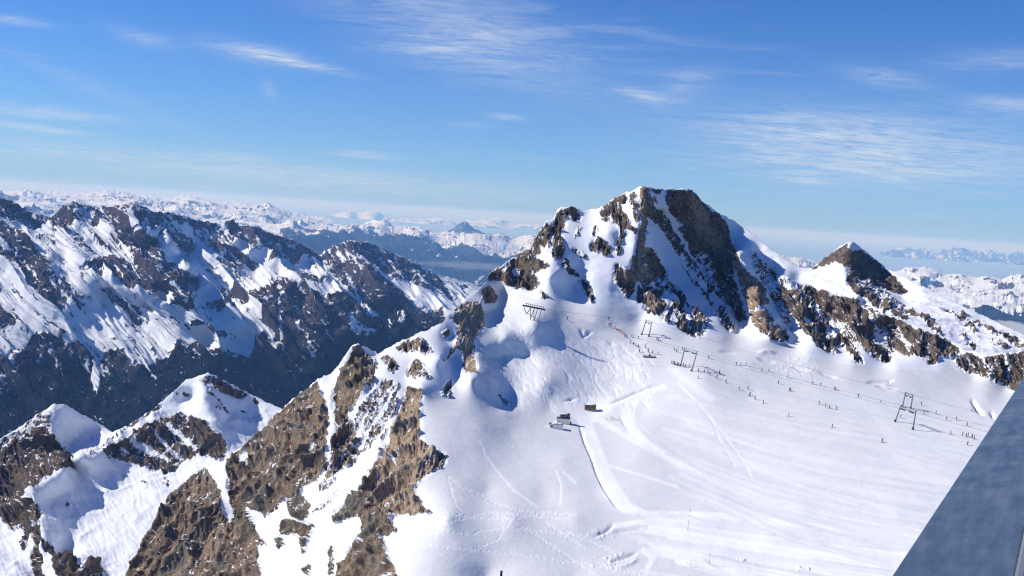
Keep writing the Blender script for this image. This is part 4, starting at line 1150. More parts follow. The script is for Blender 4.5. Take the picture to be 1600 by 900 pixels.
c5 = [(-90, 380, 13500), (100, 390, 13500), (300, 400, 14000), (300, 350, 19000), (450, 360, 19500), (100, 340, 18000), (500, 420, 14500), (520, 380, 18500), (620, 390, 19000), (620, 450, 14500), (700, 400, 19500), (720, 460, 14500), (780, 410, 19500), (800, 480, 14000), (860, 420, 19500), (860, 480, 14000), (640, 370, 22000), (740, 378, 22500)]
mountain('far_snow_range', MAT_FAR, c5, [C5], C5, [(-90, 400), (300, 420), (500, 440), (860, 500)], -88, 858, 1.5, 8, M5, 1500, (150, 100, 20), [150, 500, 1200, 2500, 5000], 110, jag=2.6, jag_s=.7, seed=510, forest=F5, aniso=(1, 1, 1), speck=.8, lump=.6, wamp=2.5, wsc=6, rough_snow=2.2, clean=0)
M5b = raster(.45)
C5b = [(-90, 300, 38000), (60, 299, 38000), (140, 303, 39000), (165, 298, 39500), (200, 302, 40000), (265, 310, 40000), (285, 305, 40500), (305, 306, 40500), (330, 316, 41000), (365, 315, 41000), (385, 320, 42000), (420, 330, 42000), (520, 342, 42000)]
mountain('far_blue_range', MAT_FAR, [(-90, 330, 33000), (200, 335, 34000), (400, 350, 35000), (520, 370, 35000)], [C5b], C5b, [(-90, 335), (520, 375)], -88, 515, 2, 8, M5b, 2800, (160, 140, 25), [300, 1500, 4000], 24, jag=1.8, jag_s=1.1, seed=530, aniso=(1, 1, 1), rough_snow=2.5, clean=0)
C5c = [(500, 340, 70000), (530, 332, 70000), (548, 329, 70000), (560, 333, 71000), (575, 331, 71000), (592, 331, 72000), (600, 338, 72000), (650, 341, 72000), (690, 340, 73000), (720, 346, 73000), (780, 342, 74000), (800, 350, 74000), (860, 352, 74000)]
mountain('faint_range', MAT_FAR, [(500, 346, 66000), (700, 352, 66000), (860, 357, 66000)], [C5c], C5c, [(500, 348), (700, 354), (860, 359)], 500, 858, 2, 8, raster(.6), 4500, (150, 200, 30), [600, 3000, 8000], 14, jag=1.5, jag_s=1.0, seed=540, aniso=(1, 1, 1), rough_snow=2.5, clean=0)
M5d = raster(.78)
C5d = [(690, 366, 30000), (703, 360, 30000), (712, 355, 30000), (718, 349, 30000), (724, 346, 29800), (729, 346, 29800), (734, 350, 30000), (742, 357, 30200), (752, 361, 30500), (770, 368, 30500)]
mountain('pyramid_peak', MAT_FAR, [(690, 385, 26500), (730, 385, 26000), (770, 385, 27000), (708, 366, 29000), (750, 372, 29300)], [C5d, [(726, 346, 29800), (722, 356, 28800), (720, 370, 27600)]], C5d, [(690, 380), (770, 384)], 690, 770, 1, 4, M5d, 500, (60, 90, 30), [150, 800, 2500], 36, jag=.8, jag_s=2, seed=550, aniso=(1, 1, .8), clean=0)

# ---- ranges far to the right, over the sea of cloud
M6 = raster(.22)
for k in range(220):
    x_ = rng.uniform(1380, 1690)
    y_ = rng.uniform(420, 500)
    stroke(M6, [(x_, y_), (x_ + rng.uniform(6, 22), y_ + rng.uniform(0, 8))], 1.6, rng.uniform(.05, .8), 1.2)
poly(M6, [(1490, 468), (1520, 478), (1545, 486), (1570, 482), (1600, 480), (1700, 480), (1700, 600), (1490, 600)], .95)
F6 = blur((M6 > .9).astype(np.float32), 4)
C6 = [(1380, 432, 15000), (1400, 424, 15500), (1418, 418, 16000), (1435, 416, 16000), (1460, 418, 16000), (1478, 428, 15500), (1500, 429, 15000), (1520, 434, 15000), (1545, 432, 15000), (1565, 436, 15000), (1580, 430, 15500), (1592, 428, 15500), (1610, 430, 15500), (1650, 436, 15500), (1700, 440, 16000)]
c6 = [(1380, 500, 9500), (1500, 500, 9800), (1600, 520, 9500), (1700, 540, 9500), (1450, 450, 12800), (1550, 465, 12000), (1650, 470, 12000)]
mountain('far_right_snow_range', MAT_FAR, c6, [C6], C6, [(1380, 520), (1700, 560)], 1380, 1698, 1.5, 8, M6, 1000, (90, 70, 14), [100, 400, 1200, 3000], 90, jag=1.5, jag_s=1.0, seed=610, forest=F6, aniso=(1, 1, 1), speck=.8, lump=.6, rough_snow=2.0, clean=0)
C6b = [(1200, 402, 60000), (1240, 398, 60000), (1262, 404, 60000), (1330, 402, 60000), (1380, 392, 60000), (1395, 388, 60000), (1415, 388, 60000), (1440, 390, 60000), (1460, 396, 60000), (1475, 391, 60000), (1492, 389, 60000), (1503, 387, 60000), (1515, 391, 60000), (1530, 396, 60000), (1542, 389, 60000), (1556, 396, 60000), (1575, 398, 60000), (1586, 393, 60000), (1600, 398, 60000), (1650, 396, 60000), (1700, 402, 60000)]
mountain('jagged_blue_range', MAT_FAR, [(1200, 416, 52000), (1400, 418, 51000), (1500, 420, 51000), (1600, 424, 51000), (1700, 430, 51000)], [C6b], C6b, [(1200, 412), (1500, 416), (1700, 426)], 1200, 1698, 1.5, 6, raster(.72), 2600, (150, 210, 40), [300, 2000, 6000], 30, jag=3.0, jag_s=1.5, seed=620, aniso=(1, 1, .8), rough_snow=2.5, clean=0)
# mountain saddle seen between the two peaks
C6c = [(1200, 400, 32000), (1215, 399, 32000), (1235, 401, 32000), (1255, 401, 32000), (1262, 405, 32000), (1290, 412, 32000)]
mountain('saddle_range', MAT_FAR, [(1200, 430, 26000), (1290, 430, 26000)], [C6c], C6c, [(1200, 425), (1290, 430)], 1200, 1290, 1.5, 6, raster(.4), 900, (100, 150, 40), [300, 1000], 20, jag=1.5, jag_s=2, seed=630, rough_snow=2, clean=0)

# ---- the ground sheet down in the valleys, out to the horizon
bm = bmesh.new()
Rg = [500, 2000, 6000, 12000, 20000, 35000, 60000, 100000, 170000]
rings = []
for r in Rg:
    rings.append([bm.verts.new((r * math.cos(a), r * math.sin(a), -1900.0)) for a in [k * 2 * math.pi / 96 for k in range(96)]])
bm.faces.new(rings[0][::-1])
for a, b in zip(rings[:-1], rings[1:]):
    for k in range(96):
        bm.faces.new((a[k], b[k], b[(k + 1) % 96], a[(k + 1) % 96]))
me = bpy.data.meshes.new('ground')
bm.to_mesh(me)
bm.free()
gm = bpy.data.materials.new('valley_ground')
gm.use_nodes = True
t = gm.node_tree
p_ = t.nodes['Principled BSDF']
p_.inputs['Roughness'].default_value = 1
tcg = N(t, 'ShaderNodeTexCoord')
n_ = N(t, 'ShaderNodeTexNoise')
n_.inputs['Scale'].default_value = 1 / 2500.0
n_.inputs['Detail'].default_value = 8
t.links.new(tcg.outputs['Object'], n_.inputs['Vector'])
cr_ = N(t, 'ShaderNodeValToRGB')
cr_.color_ramp.elements[0].position = .35
cr_.color_ramp.elements[0].color = (.012, .022, .014, 1)
cr_.color_ramp.elements[1].position = .7
cr_.color_ramp.elements[1].color = (.05, .06, .035, 1)
t.links.new(n_.outputs['Fac'], cr_.inputs[0])
t.links.new(cr_.outputs[0], p_.inputs['Base Color'])
ground = link('ground', me, gm)
ground['kind'] = 'structure'

# the sea of cloud lying over the lowlands: a rolling sheet seen from above
nx_, ny_ = 260, 130
az = np.linspace(math.radians(-50), math.radians(50), nx_)
rr = np.exp(np.linspace(math.log(27000), math.log(168000), ny_))
AZ, RR = np.meshgrid(az, rr)
X_, Y_ = RR * np.sin(AZ), RR * np.cos(AZ)
Q = np.stack([X_, Y_, X_ * 0], -1).reshape(-1, 3)
h = fbm(Q / 9000., 4, .5, seed=801).reshape(X_.shape) * 130 + fbm(Q / 2500., 3, .5, seed=805).reshape(X_.shape) * 35
edge = sstep(RR + fbm(Q / 7000., 3, .5, seed=811).reshape(X_.shape) * 9000, 28000, 44000)
Z_ = -1000 + h - (1 - edge) * 700
P_ = np.stack([X_, Y_, Z_], -1)
Pb = P_.copy()
Pb[..., 2] = -1850
cloud_mat = bpy.data.materials.new('cloud_sea')
cloud_mat.use_nodes = True
p_ = cloud_mat.node_tree.nodes['Principled BSDF']
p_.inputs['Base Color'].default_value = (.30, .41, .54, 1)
p_.inputs['Roughness'].default_value = 1
p_.inputs['Specular IOR Level'].default_value = 0
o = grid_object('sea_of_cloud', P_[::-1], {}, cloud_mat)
o['kind'] = 'stuff'

# ---- thin blue air
AIR = 1
if AIR:
    me = bpy.data.meshes.new('haze')
    bm = bmesh.new()
    bmesh.ops.create_cube(bm, size=1.0)
    top, bot, R_ = 160.0, -1901.5, 175000.0
    for v in bm.verts:
        v.co = Vector((v.co.x * 2 * R_, v.co.y * 2 * R_, bot if v.co.z < 0 else top))
    bm.to_mesh(me)
    bm.free()
    hm = bpy.data.materials.new('haze')
    hm.use_nodes = True
    t = hm.node_tree
    t.nodes.clear()
    pv = N(t, 'ShaderNodeVolumePrincipled')
    pv.inputs['Color'].default_value = (.24, .50, 1.0, 1)
    pv.inputs['Absorption Color'].default_value = (1, 1, 1, 1)
    pv.inputs['Density'].default_value = 3.8e-5
    pv.inputs['Anisotropy'].default_value = 0.0
    oo = N(t, 'ShaderNodeOutputMaterial')
    t.links.new(pv.outputs[0], oo.inputs['Volume'])
    haze = link('haze', me, hm)
    haze['kind'] = 'stuff'

# ================================================================== things on the snow
snow_obj = bpy.data.objects['snowfield']
bpy.context.view_layer.update()


def ground_at(px, py):
    r = ray(px, py)
    r = r / np.linalg.norm(r)
    ok, loc, nor, _ = snow_obj.ray_cast(Vector((0, 0, 0)), Vector(r), distance=3000)
    if not ok:
        return Vector(at(px, py, float(f_near([px], [py])[0])))
    return Vector(loc)


def depth_of(P):
    return float(project(np.array(P))[2])


def plain(name, color, rough=.6, metal=0.0, noise_amt=.15, scale=2.0):
    m = bpy.data.materials.new(name)
    m.use_nodes = True
    t = m.node_tree
    p = t.nodes['Principled BSDF']
    p.inputs['Roughness'].default_value = rough
    p.inputs['Metallic'].default_value = metal
    tc = N(t, 'ShaderNodeTexCoord')
    n = N(t, 'ShaderNodeTexNoise')
    n.inputs['Scale'].default_value = scale
    n.inputs['Detail'].default_value = 5
    t.links.new(tc.outputs['Object'], n.inputs['Vector'])
    mx = N(t, 'ShaderNodeMix', data_type='RGBA')
    t.links.new(n.outputs['Fac'], mx.inputs['Factor'])
    mx.inputs[6].default_value = (*[c * (1 - noise_amt) for c in color], 1)
    mx.inputs[7].default_value = (*[min(1, c * (1 + noise_amt)) for c in color], 1)
    t.links.new(mx.outputs[2], p.inputs['Base Color'])
    return m


M_STEEL = plain('galvanised_steel', (.20, .22, .24), .5, .3)
M_DARK = plain('dark_steel', (.05, .055, .06), .6, .2)
M_WOOD = plain('dark_brown_timber', (.13, .065, .045), .8)
M_WOOD2 = plain('pale_brown_timber', (.38, .30, .23), .8)
M_CREAM = plain('cream_sheet_wall', (.80, .78, .68), .6)
M_CAP = plain('snow_cap', (.80, .81, .84), .7)
M_PURPLE = plain('violet_grey_sheet', (.17, .16, .27), .5)
M_GLASS = plain('dark_glass', (.03, .035, .045), .15)
M_CABLE = plain('cable', (.10, .10, .12), .6)
M_RED = plain('red_net', (.50, .13, .14), .8)
M_SKI = plain('ski', (.10, .08, .08), .4)
M_ROPE = plain('pole_paint', (.25, .12, .10), .6)


def tag(o, label, cat, group=None):
    o['label'] = label
    o['category'] = cat
    if group:
        o['group'] = group
    return o


def mesh_obj(name, bm, mat, parent=None, smooth=False):
    me = bpy.data.meshes.new(name)
    bm.normal_update()
    bm.to_mesh(me)
    bm.free()
    if smooth:
        me.polygons.foreach_set('use_smooth', [True] * len(me.polygons))
    o = bpy.data.objects.new(name, me)
    col.objects.link(o)
    for m in (mat if isinstance(mat, (list, tuple)) else [mat]):
        me.materials.append(m)
    if parent is not None:
        o.parent = parent
        o.matrix_parent_inverse = Matrix.Identity(4)
    return o


def empty(name, loc, rz=0.0):
    o = bpy.data.objects.new(name, None)
    o.location = loc
    o.rotation_euler = (0, 0, rz)
    col.objects.link(o)
    return o


def box(bm, c, s, rz=0.0, bevel=0.0, M=None):
    mt = Matrix.Translation(c) @ Matrix.Rotation(rz, 4, 'Z') @ Matrix.Diagonal((*s, 1))
    if M is not None:
        mt = M @ mt
    r = bmesh.ops.create_cube(bm, size=1.0, matrix=mt)
    if bevel:
        es = list({e for v in r['verts'] for e in v.link_edges})
        bmesh.ops.bevel(bm, geom=es, offset=bevel, segments=1, affect='EDGES')


def tube(bm, pts, r, n=8, r2=None, cap=True):
    pts = [Vector(p) for p in pts]
    rings = []
    for i, p in enumerate(pts):
        d = (pts[min(i + 1, len(pts) - 1)] - pts[max(i - 1, 0)]).normalized()
        up = Vector((0, 0, 1)) if abs(d.z) < .9 else Vector((1, 0, 0))
        a = d.cross(up).normalized()
        b = d.cross(a)
        rr = r if r2 is None else r + (r2 - r) * i / (len(pts) - 1)
        rings.append([bm.verts.new(p + a * rr * math.cos(2 * math.pi * k / n) + b * rr * math.sin(2 * math.pi * k / n)) for k in range(n)])
    for A_, B_ in zip(rings[:-1], rings[1:]):
        for k in range(n):
            bm.faces.new((A_[k], A_[(k + 1) % n], B_[(k + 1) % n], B_[k]))
    if cap:
        bm.faces.new(rings[0][::-1])
        bm.faces.new(rings[-1])


def V(px, py, d):
    return Vector(at(px, py, d))


# ---- lift pylons: portal frames leaning with the slope
def pylon(label, bl, tl, br, tr, base=True, wheels=5):
    gl, gr = ground_at(*bl), ground_at(*br)
    dl, dr = depth_of(gl), depth_of(gr)
    if not base:
        dl = dr = (dl + dr) / 2
    root = empty('lift_pylon', (gl + gr) / 2)
    tag(root, label, 'lift pylon', 'portal pylons of the drag lifts')
    o0 = root.location
    L = V(*tl, dl) - o0
    R = V(*tr, dr) - o0
    for g_, t_ in ((gl - o0, L), (gr - o0, R)):
        bm = bmesh.new()
        tube(bm, [g_ - Vector((0, 0, 1.0)), t_], .42, 10, .30)
        p = mesh_obj('post', bm, M_STEEL, root)
        bm = bmesh.new()
        tube(bm, [g_ - Vector((0, 0, .6)), g_ + (t_ - g_).normalized() * 1.3], .62, 10, .55)
        mesh_obj('post_foot', bm, M_DARK, p)
    X = (R - L)
    w = X.length
    X.normalize()
    up = (L - (gl - o0)).normalized()
    bm = bmesh.new()
    for h_ in (-.1, -1.5):
        tube(bm, [L + up * h_ - X * .5, R + up * h_ + X * .5], .20, 6)
    n = max(4, int(w / 1.3))
    for k in range(n):
        a = L + X * w * k / n
        b = L + X * w * (k + 1) / n
        tube(bm, [a - up * (.1 if k % 2 else 1.5), b - up * (1.5 if k % 2 else .1)], .10, 5)
    mesh_obj('crossbeam', bm, M_STEEL, root)
    Y = X.cross(up).normalized()
    for s_ in (.22, .78):
        c = L + X * w * s_ - up * 1.75
        bm = bmesh.new()
        tube(bm, [c - Y * 1.5, c + Y * 1.5], .12, 6)
        fr = mesh_obj('sheave_frame', bm, M_DARK, root)
        for k in range(wheels):
            q = c + Y * (-1.4 + 2.8 * k / (wheels - 1)) - up * .28
            bm = bmesh.new()
            tube(bm, [q - X * .12, q + X * .12], .28, 10)
            mesh_obj('sheave', bm, M_DARK, fr)
    return root


pylon('dark two post pylon frame standing behind the short queue of skiers', (1063, 572), (1070, 543), (1080, 580), (1089.5, 548.5))
pylon('pale slim pylon frame close under the rocks at the foot of the large peak', (1002, 523), (1010, 499), (1013.5, 526), (1018.5, 502.5), wheels=3)
pylon('tall pylon frame nearest to the railing with dark feet and wheels under its beam', (1398, 659), (1407.5, 633), (1426, 671.5), (1431.5, 640.5))
pylon('slim pylon frame rising directly behind the tall one nearest to the railing', (1409.5, 636), (1415, 613), (1422.5, 639), (1426.5, 616.5), wheels=3)


def cable(label, pts):
    P = []
    for (a, b) in zip(pts[:-1], pts[1:]):
        A_, B_ = V(*a), V(*b)
        for k in range(10):
            t = k / 10
            q = A_.lerp(B_, t)
            q.z -= 4 * t * (1 - t) * (B_ - A_).length * .008
            P.append(q)
    P.append(V(*pts[-1]))
    bm = bmesh.new()
    tube(bm, P, .055, 5)
    o = mesh_obj('haul_cable', bm, M_CABLE)
    tag(o, label, 'cable', 'cables of the drag lifts')


dP1 = depth_of(ground_at(1071, 576))
dP2 = depth_of(ground_at(1008, 525))
dP3 = depth_of(ground_at(1412, 665))
dP4 = depth_of(ground_at(1416, 638))
dST = depth_of(ground_at(841, 502))
cable('upper of the two cables between the station and the dark pylon by the queue', [(852, 483.5, dST), (1083, 547, dP1), (1412, 634, dP3), (1600, 678, dP3 * .90)])
cable('lower of the two cables between the station and the dark pylon by the queue', [(850, 485.5, dST), (1075, 549, dP1), (1426, 643, dP3), (1600, 688, dP3 * .88)])
cable('cable running over the pale slim pylon under the large peak', [(852, 482.5, dST), (1014, 502, dP2), (1420, 616, dP4), (1600, 660, dP4 * .92)])

# ---- top station: a row of slanting trestle legs under one heavy beam
gb = ground_at(834, 501)
root = empty('lift_station', gb)
tag(root, 'dark steel lift station on slanting trestle legs at the top of the snow bank', 'lift station')
d0 = depth_of(gb)
bm = bmesh.new()
a, b = V(816.5, 477.5, d0) - gb, V(852, 484.5, d0) - gb
tube(bm, [a, b], .32, 8)
tube(bm, [a + Vector((0, 1.4, .3)), b + Vector((0, 1.4, .3))], .30, 8)
mesh_obj('main_beam', bm, M_DARK, root)
for (tx, ty, bx, by, dy) in ((829, 481, 829, 497.5, 0), (829.5, 481, 822, 489, 1.5), (834.5, 482, 834, 500.5, 0), (835, 482, 829.5, 494, 1.5), (840, 482, 834.5, 499, 1.5), (846, 483.5, 841, 500.5, 0), (818, 478, 822, 486, 1.5)):
    g_ = V(bx, by + 1.0, d0 + dy) - gb
    bm = bmesh.new()
    tube(bm, [g_ - Vector((0, 0, .8)), V(tx, ty, d0 + dy) - gb], .20, 7)
    mesh_obj('leg', bm, M_DARK, root)
bm = bmesh.new()
tube(bm, [V(822, 487.5, d0) - gb, V(841, 500, d0) - gb], .14, 6)
mesh_obj('brace', bm, M_DARK, root)
for k in range(9):
    x_ = 822 + k * 3.3
    y_ = 478.5 + k * .72
    bm = bmesh.new()
    tube(bm, [V(x_, y_, d0) - gb, V(x_ + .8, y_ - 5, d0) - gb], .15, 6)
    tube(bm, [V(x_ - .4, y_ - 4.6, d0) - gb, V(x_ + 2.0, y_ - 4.2, d0) - gb], .22, 6)
    mesh_obj('pulley_arm', bm, M_DARK, root)
bm = bmesh.new()
tube(bm, [V(850.5, 484, d0) - gb, V(852, 500, d0 + 1) - gb], .05, 5)
mesh_obj('hanging_rope', bm, M_DARK, root)

# ---- small start gantry and the red net beside it
g0 = ground_at(953, 511)
root = empty('lift_gantry', g0)
tag(root, 'low grey gantry on splayed legs at the upper end of the red safety net', 'gantry')
d0 = depth_of(g0)
for (bx, by, tx, ty) in ((949.5, 510, 952, 505.5), (956, 511.5, 955.5, 505.5), (952.5, 510.5, 952.5, 506), (954.5, 511.2, 953.8, 506)):
    bm = bmesh.new()
    tube(bm, [V(bx, by, d0) - g0 - Vector((0, 0, .3)), V(tx, ty, d0) - g0], .14, 6)
    mesh_obj('leg', bm, M_STEEL, root)
bm = bmesh.new()
tube(bm, [V(950.5, 505, d0) - g0, V(957, 505.6, d0) - g0], .28, 6)
tube(bm, [V(951.5, 507.5, d0) - g0, V(956, 508, d0) - g0], .16, 6)
mesh_obj('crossbeam', bm, M_STEEL, root)
NET = [(959.5, 513), (963, 516), (967, 517.5), (971, 519.5), (974, 522), (976, 526)]
gp = [ground_at(*p) for p in NET]
root = empty('safety_net', gp[0])
tag(root, 'short red safety net on posts beside the low grey gantry', 'safety net')
bm = bmesh.new()
for a, b in zip(gp[:-1], gp[1:]):
    a_, b_ = a - gp[0], b - gp[0]
    for k in range(4):
        z_ = Vector((0, 0, .25 + .38 * k))
        tube(bm, [a_ + z_, b_ + z_], .09, 4)
mesh_obj('net', bm, M_RED, root)
for p in gp:
    bm = bmesh.new()
    tube(bm, [p - gp[0] - Vector((0, 0, .3)), p - gp[0] + Vector((0, 0, 1.7))], .09, 5)
    mesh_obj('post', bm, M_ROPE, root)

# ---- lift drive deck where skiers get off
g0 = ground_at(1014, 558)
root = empty('lift_deck', g0)
tag(root, 'low dark timber deck with posts among the skiers left of the dark pylon', 'deck')
bm = bmesh.new()
box(bm, (0, 0, .45), (8.2, 2.6, .22))
mesh_obj('platform', bm, M_WOOD2, root)
for k in range(6):
    bm = bmesh.new()
    tube(bm, [(-3.9 + k * 1.55, -1.1, -.8), (-3.9 + k * 1.55, -1.1, 1.3 + .5 * (k % 2))], .12, 5)
    mesh_obj('post', bm, M_DARK, root)
bm = bmesh.new()
tube(bm, [(-3.9, -1.1, 1.15), (3.9, -1.1, 1.15)], .09, 5)
mesh_obj('handrail', bm, M_DARK, root)
bm = bmesh.new()
box(bm, (.4, .5, 1.2), (.8, .8, 1.5))
mesh_obj('control_box', bm, M_DARK, root)

# ---- the brown hut with upright boards
g0 = ground_at(922, 641)
RZ = math.radians(-4)
root = empty('timber_hut', g0, RZ)
root.scale = (.95, .95, 1.0)
tag(root, 'small brown timber hut with snow on its flat roof, on the ploughed circle', 'hut')
bm = bmesh.new()
box(bm, (0, 0, .1), (6.9, 4.2, .9))
mesh_obj('plinth', bm, M_WOOD2, root)
bm = bmesh.new()
box(bm, (0, 0, 1.75), (6.5, 3.9, 2.5), bevel=.25)
hw = mesh_obj('wall', bm, M_WOOD, root)
bm = bmesh.new()
for k in range(9):
    box(bm, (-2.9 + k * .72, -1.99, 1.75), (.22, .10, 2.3))
for k in range(5):
    box(bm, (3.29, -1.5 + k * .72, 1.75), (.10, .22, 2.3))
    box(bm, (-3.29, -1.5 + k * .72, 1.75), (.10, .22, 2.3))
mesh_obj('board', bm, M_WOOD2, hw)
for x_, w_ in ((-1.6, 1.5), (1.5, 2.0)):
    bm = bmesh.new()
    box(bm, (x_, -2.02, 2.1), (w_, .12, .8))
    mesh_obj('window', bm, M_GLASS, hw)
bm = bmesh.new()
box(bm, (0, 0, 3.12), (6.9, 4.3, .2))
rf = mesh_obj('roof', bm, M_WOOD, root)
bm = bmesh.new()
bmesh.ops.create_uvsphere(bm, u_segments=16, v_segments=8, radius=1, matrix=Matrix.Translation((0, 0, 3.2)) @ Matrix.Diagonal((3.2, 2.0, .5, 1)))
mesh_obj('snow_cap', bm, M_CAP, rf, True)

# ---- the two pale buildings and the violet cabin on the upper one
g0 = ground_at(869, 669)
root = empty('container', g0, RZ)
root.scale = (.95, .95, .95)
tag(root, 'lower cream container with one small dark window, dug into the snow', 'container')
bm = bmesh.new()
box(bm, (0, 0, .9), (7.4, 3.6, 2.9))
cw = mesh_obj('wall', bm, M_CREAM, root)
bm = bmesh.new()
box(bm, (-2.3, -1.83, 1.1), (.9, .1, .9))
mesh_obj('window', bm, M_GLASS, cw)
bm = bmesh.new()
box(bm, (0, 0, 2.42), (7.6, 3.8, .12))
rf = mesh_obj('roof', bm, M_DARK, root)
bm = bmesh.new()
bmesh.ops.create_uvsphere(bm, u_segments=16, v_segments=8, radius=1, matrix=Matrix.Translation((.4, 0, 2.4)) @ Matrix.Diagonal((3.4, 1.7, .45, 1)))
mesh_obj('snow_cap', bm, M_CAP, rf, True)
bm = bmesh.new()
tube(bm, [(-1.6, -1.0, 2.4), (0.9, -1.5, 2.75)], .25, 6)
mesh_obj('hatch', bm, M_PURPLE, rf)
g1 = ground_at(880, 662)
root = empty('storage_building', g1, RZ)
root.scale = (.95, .95, .95)
tag(root, 'upper cream building with a dark roof edge, behind the lower container', 'building')
bm = bmesh.new()
box(bm, (0, 1.5, 1.0), (7.2, 4.0, 3.6))
mesh_obj('wall', bm, M_CREAM, root)
bm = bmesh.new()
box(bm, (0, 1.5, 2.88), (7.5, 4.3, .16))
mesh_obj('roof', bm, M_DARK, root)
bm = bmesh.new()
box(bm, (4.1, 1.0, .3), (.8, 2.4, 1.6))
mesh_obj('porch', bm, M_DARK, root)
g2 = g1 + Matrix.Rotation(RZ, 3, 'Z') @ Vector((.57, 1.5, 2.815))
root = empty('lift_cabin', g2, RZ)
tag(root, 'violet grey cabin with dark end panel standing on the roof of the upper cream building', 'cabin')
bm = bmesh.new()
box(bm, (-.6, 0, 1.1), (4.2, 2.2, 2.1), bevel=.45)
mesh_obj('body', bm, M_PURPLE, root)
bm = bmesh.new()
box(bm, (2.0, 0, 1.2), (1.3, 2.4, 2.4), bevel=.2)
mesh_obj('end_panel', bm, M_DARK, root)
bm = bmesh.new()
box(bm, (-.7, -1.13, 1.35), (2.4, .08, .7))
mesh_obj('window', bm, M_GLASS, root)
bm = bmesh.new()
bmesh.ops.create_uvsphere(bm, u_segments=14, v_segments=8, radius=1, matrix=Matrix.Translation((-.5, 0, 2.1)) @ Matrix.Diagonal((2.0, 1.1, .35, 1)))
mesh_obj('snow_cap', bm, M_CAP, root, True)

# ---- sledge frames right of the hut
g0 = ground_at(956, 657)
root = empty('barrier_frame', g0, RZ)
tag(root, 'row of thin dark barrier frames in the snow right of the brown hut', 'barrier')
for x_, h_, w_ in ((-2.8, 1.1, 1.3), (-.2, 2.3, .8), (1.4, 1.2, 1.5), (3.2, .8, 1.0)):
    bm = bmesh.new()
    tube(bm, [(x_ - w_ / 2, 0, -.5), (x_ - w_ / 2, 0, h_), (x_ + w_ / 2, 0, h_ * .9), (x_ + w_ / 2, 0, -.5)], .10, 5)
    mesh_obj('frame', bm, M_DARK, root)

# ---- marker poles
for (bx, by, h_, lab) in ((1077.5, 807, 3.2, 'thin marker pole at the upper edge of the tracked snow in the foreground'), (1074.5, 829, 3.6, 'thin marker pole below the other one on the foreground tracks'),
                          (1108, 882, 4.0, 'thin marker pole between the tracks near the bottom edge of the photo'), (1079, 886, 1.6, 'short dark marker pole left of the thin one near the bottom edge'),
                          (1209, 836, .8, 'tiny dark stake in the tracks left of the railing')):
    g0 = ground_at(bx, by)
    bm = bmesh.new()
    tube(bm, [(0, 0, -.6), (0.05, 0, h_)], .07, 6, .05)
    tube(bm, [(0.05, 0, h_ * .9), (0.05, 0, h_)], .11, 6)
    o = mesh_obj('marker_pole', bm, M_ROPE)
    o.location = g0
    tag(o, lab, 'marker pole', 'marker poles along the foreground tracks')
g0 = V(782.0, 915, 60)
bm = bmesh.new()
tube(bm, [V(782.0, 915, 60) - g0 - Vector((0, 0, 1.5)), V(783.5, 893, 60) - g0], .11, 8, .07)
tube(bm, [V(781.8, 893.5, 60) - g0, V(785.2, 893, 60) - g0], .07, 6)
o = mesh_obj('mast_tip', bm, M_DARK)
o.location = g0
tag(o, 'dark tip of a mast poking up at the bottom edge of the photo', 'mast')


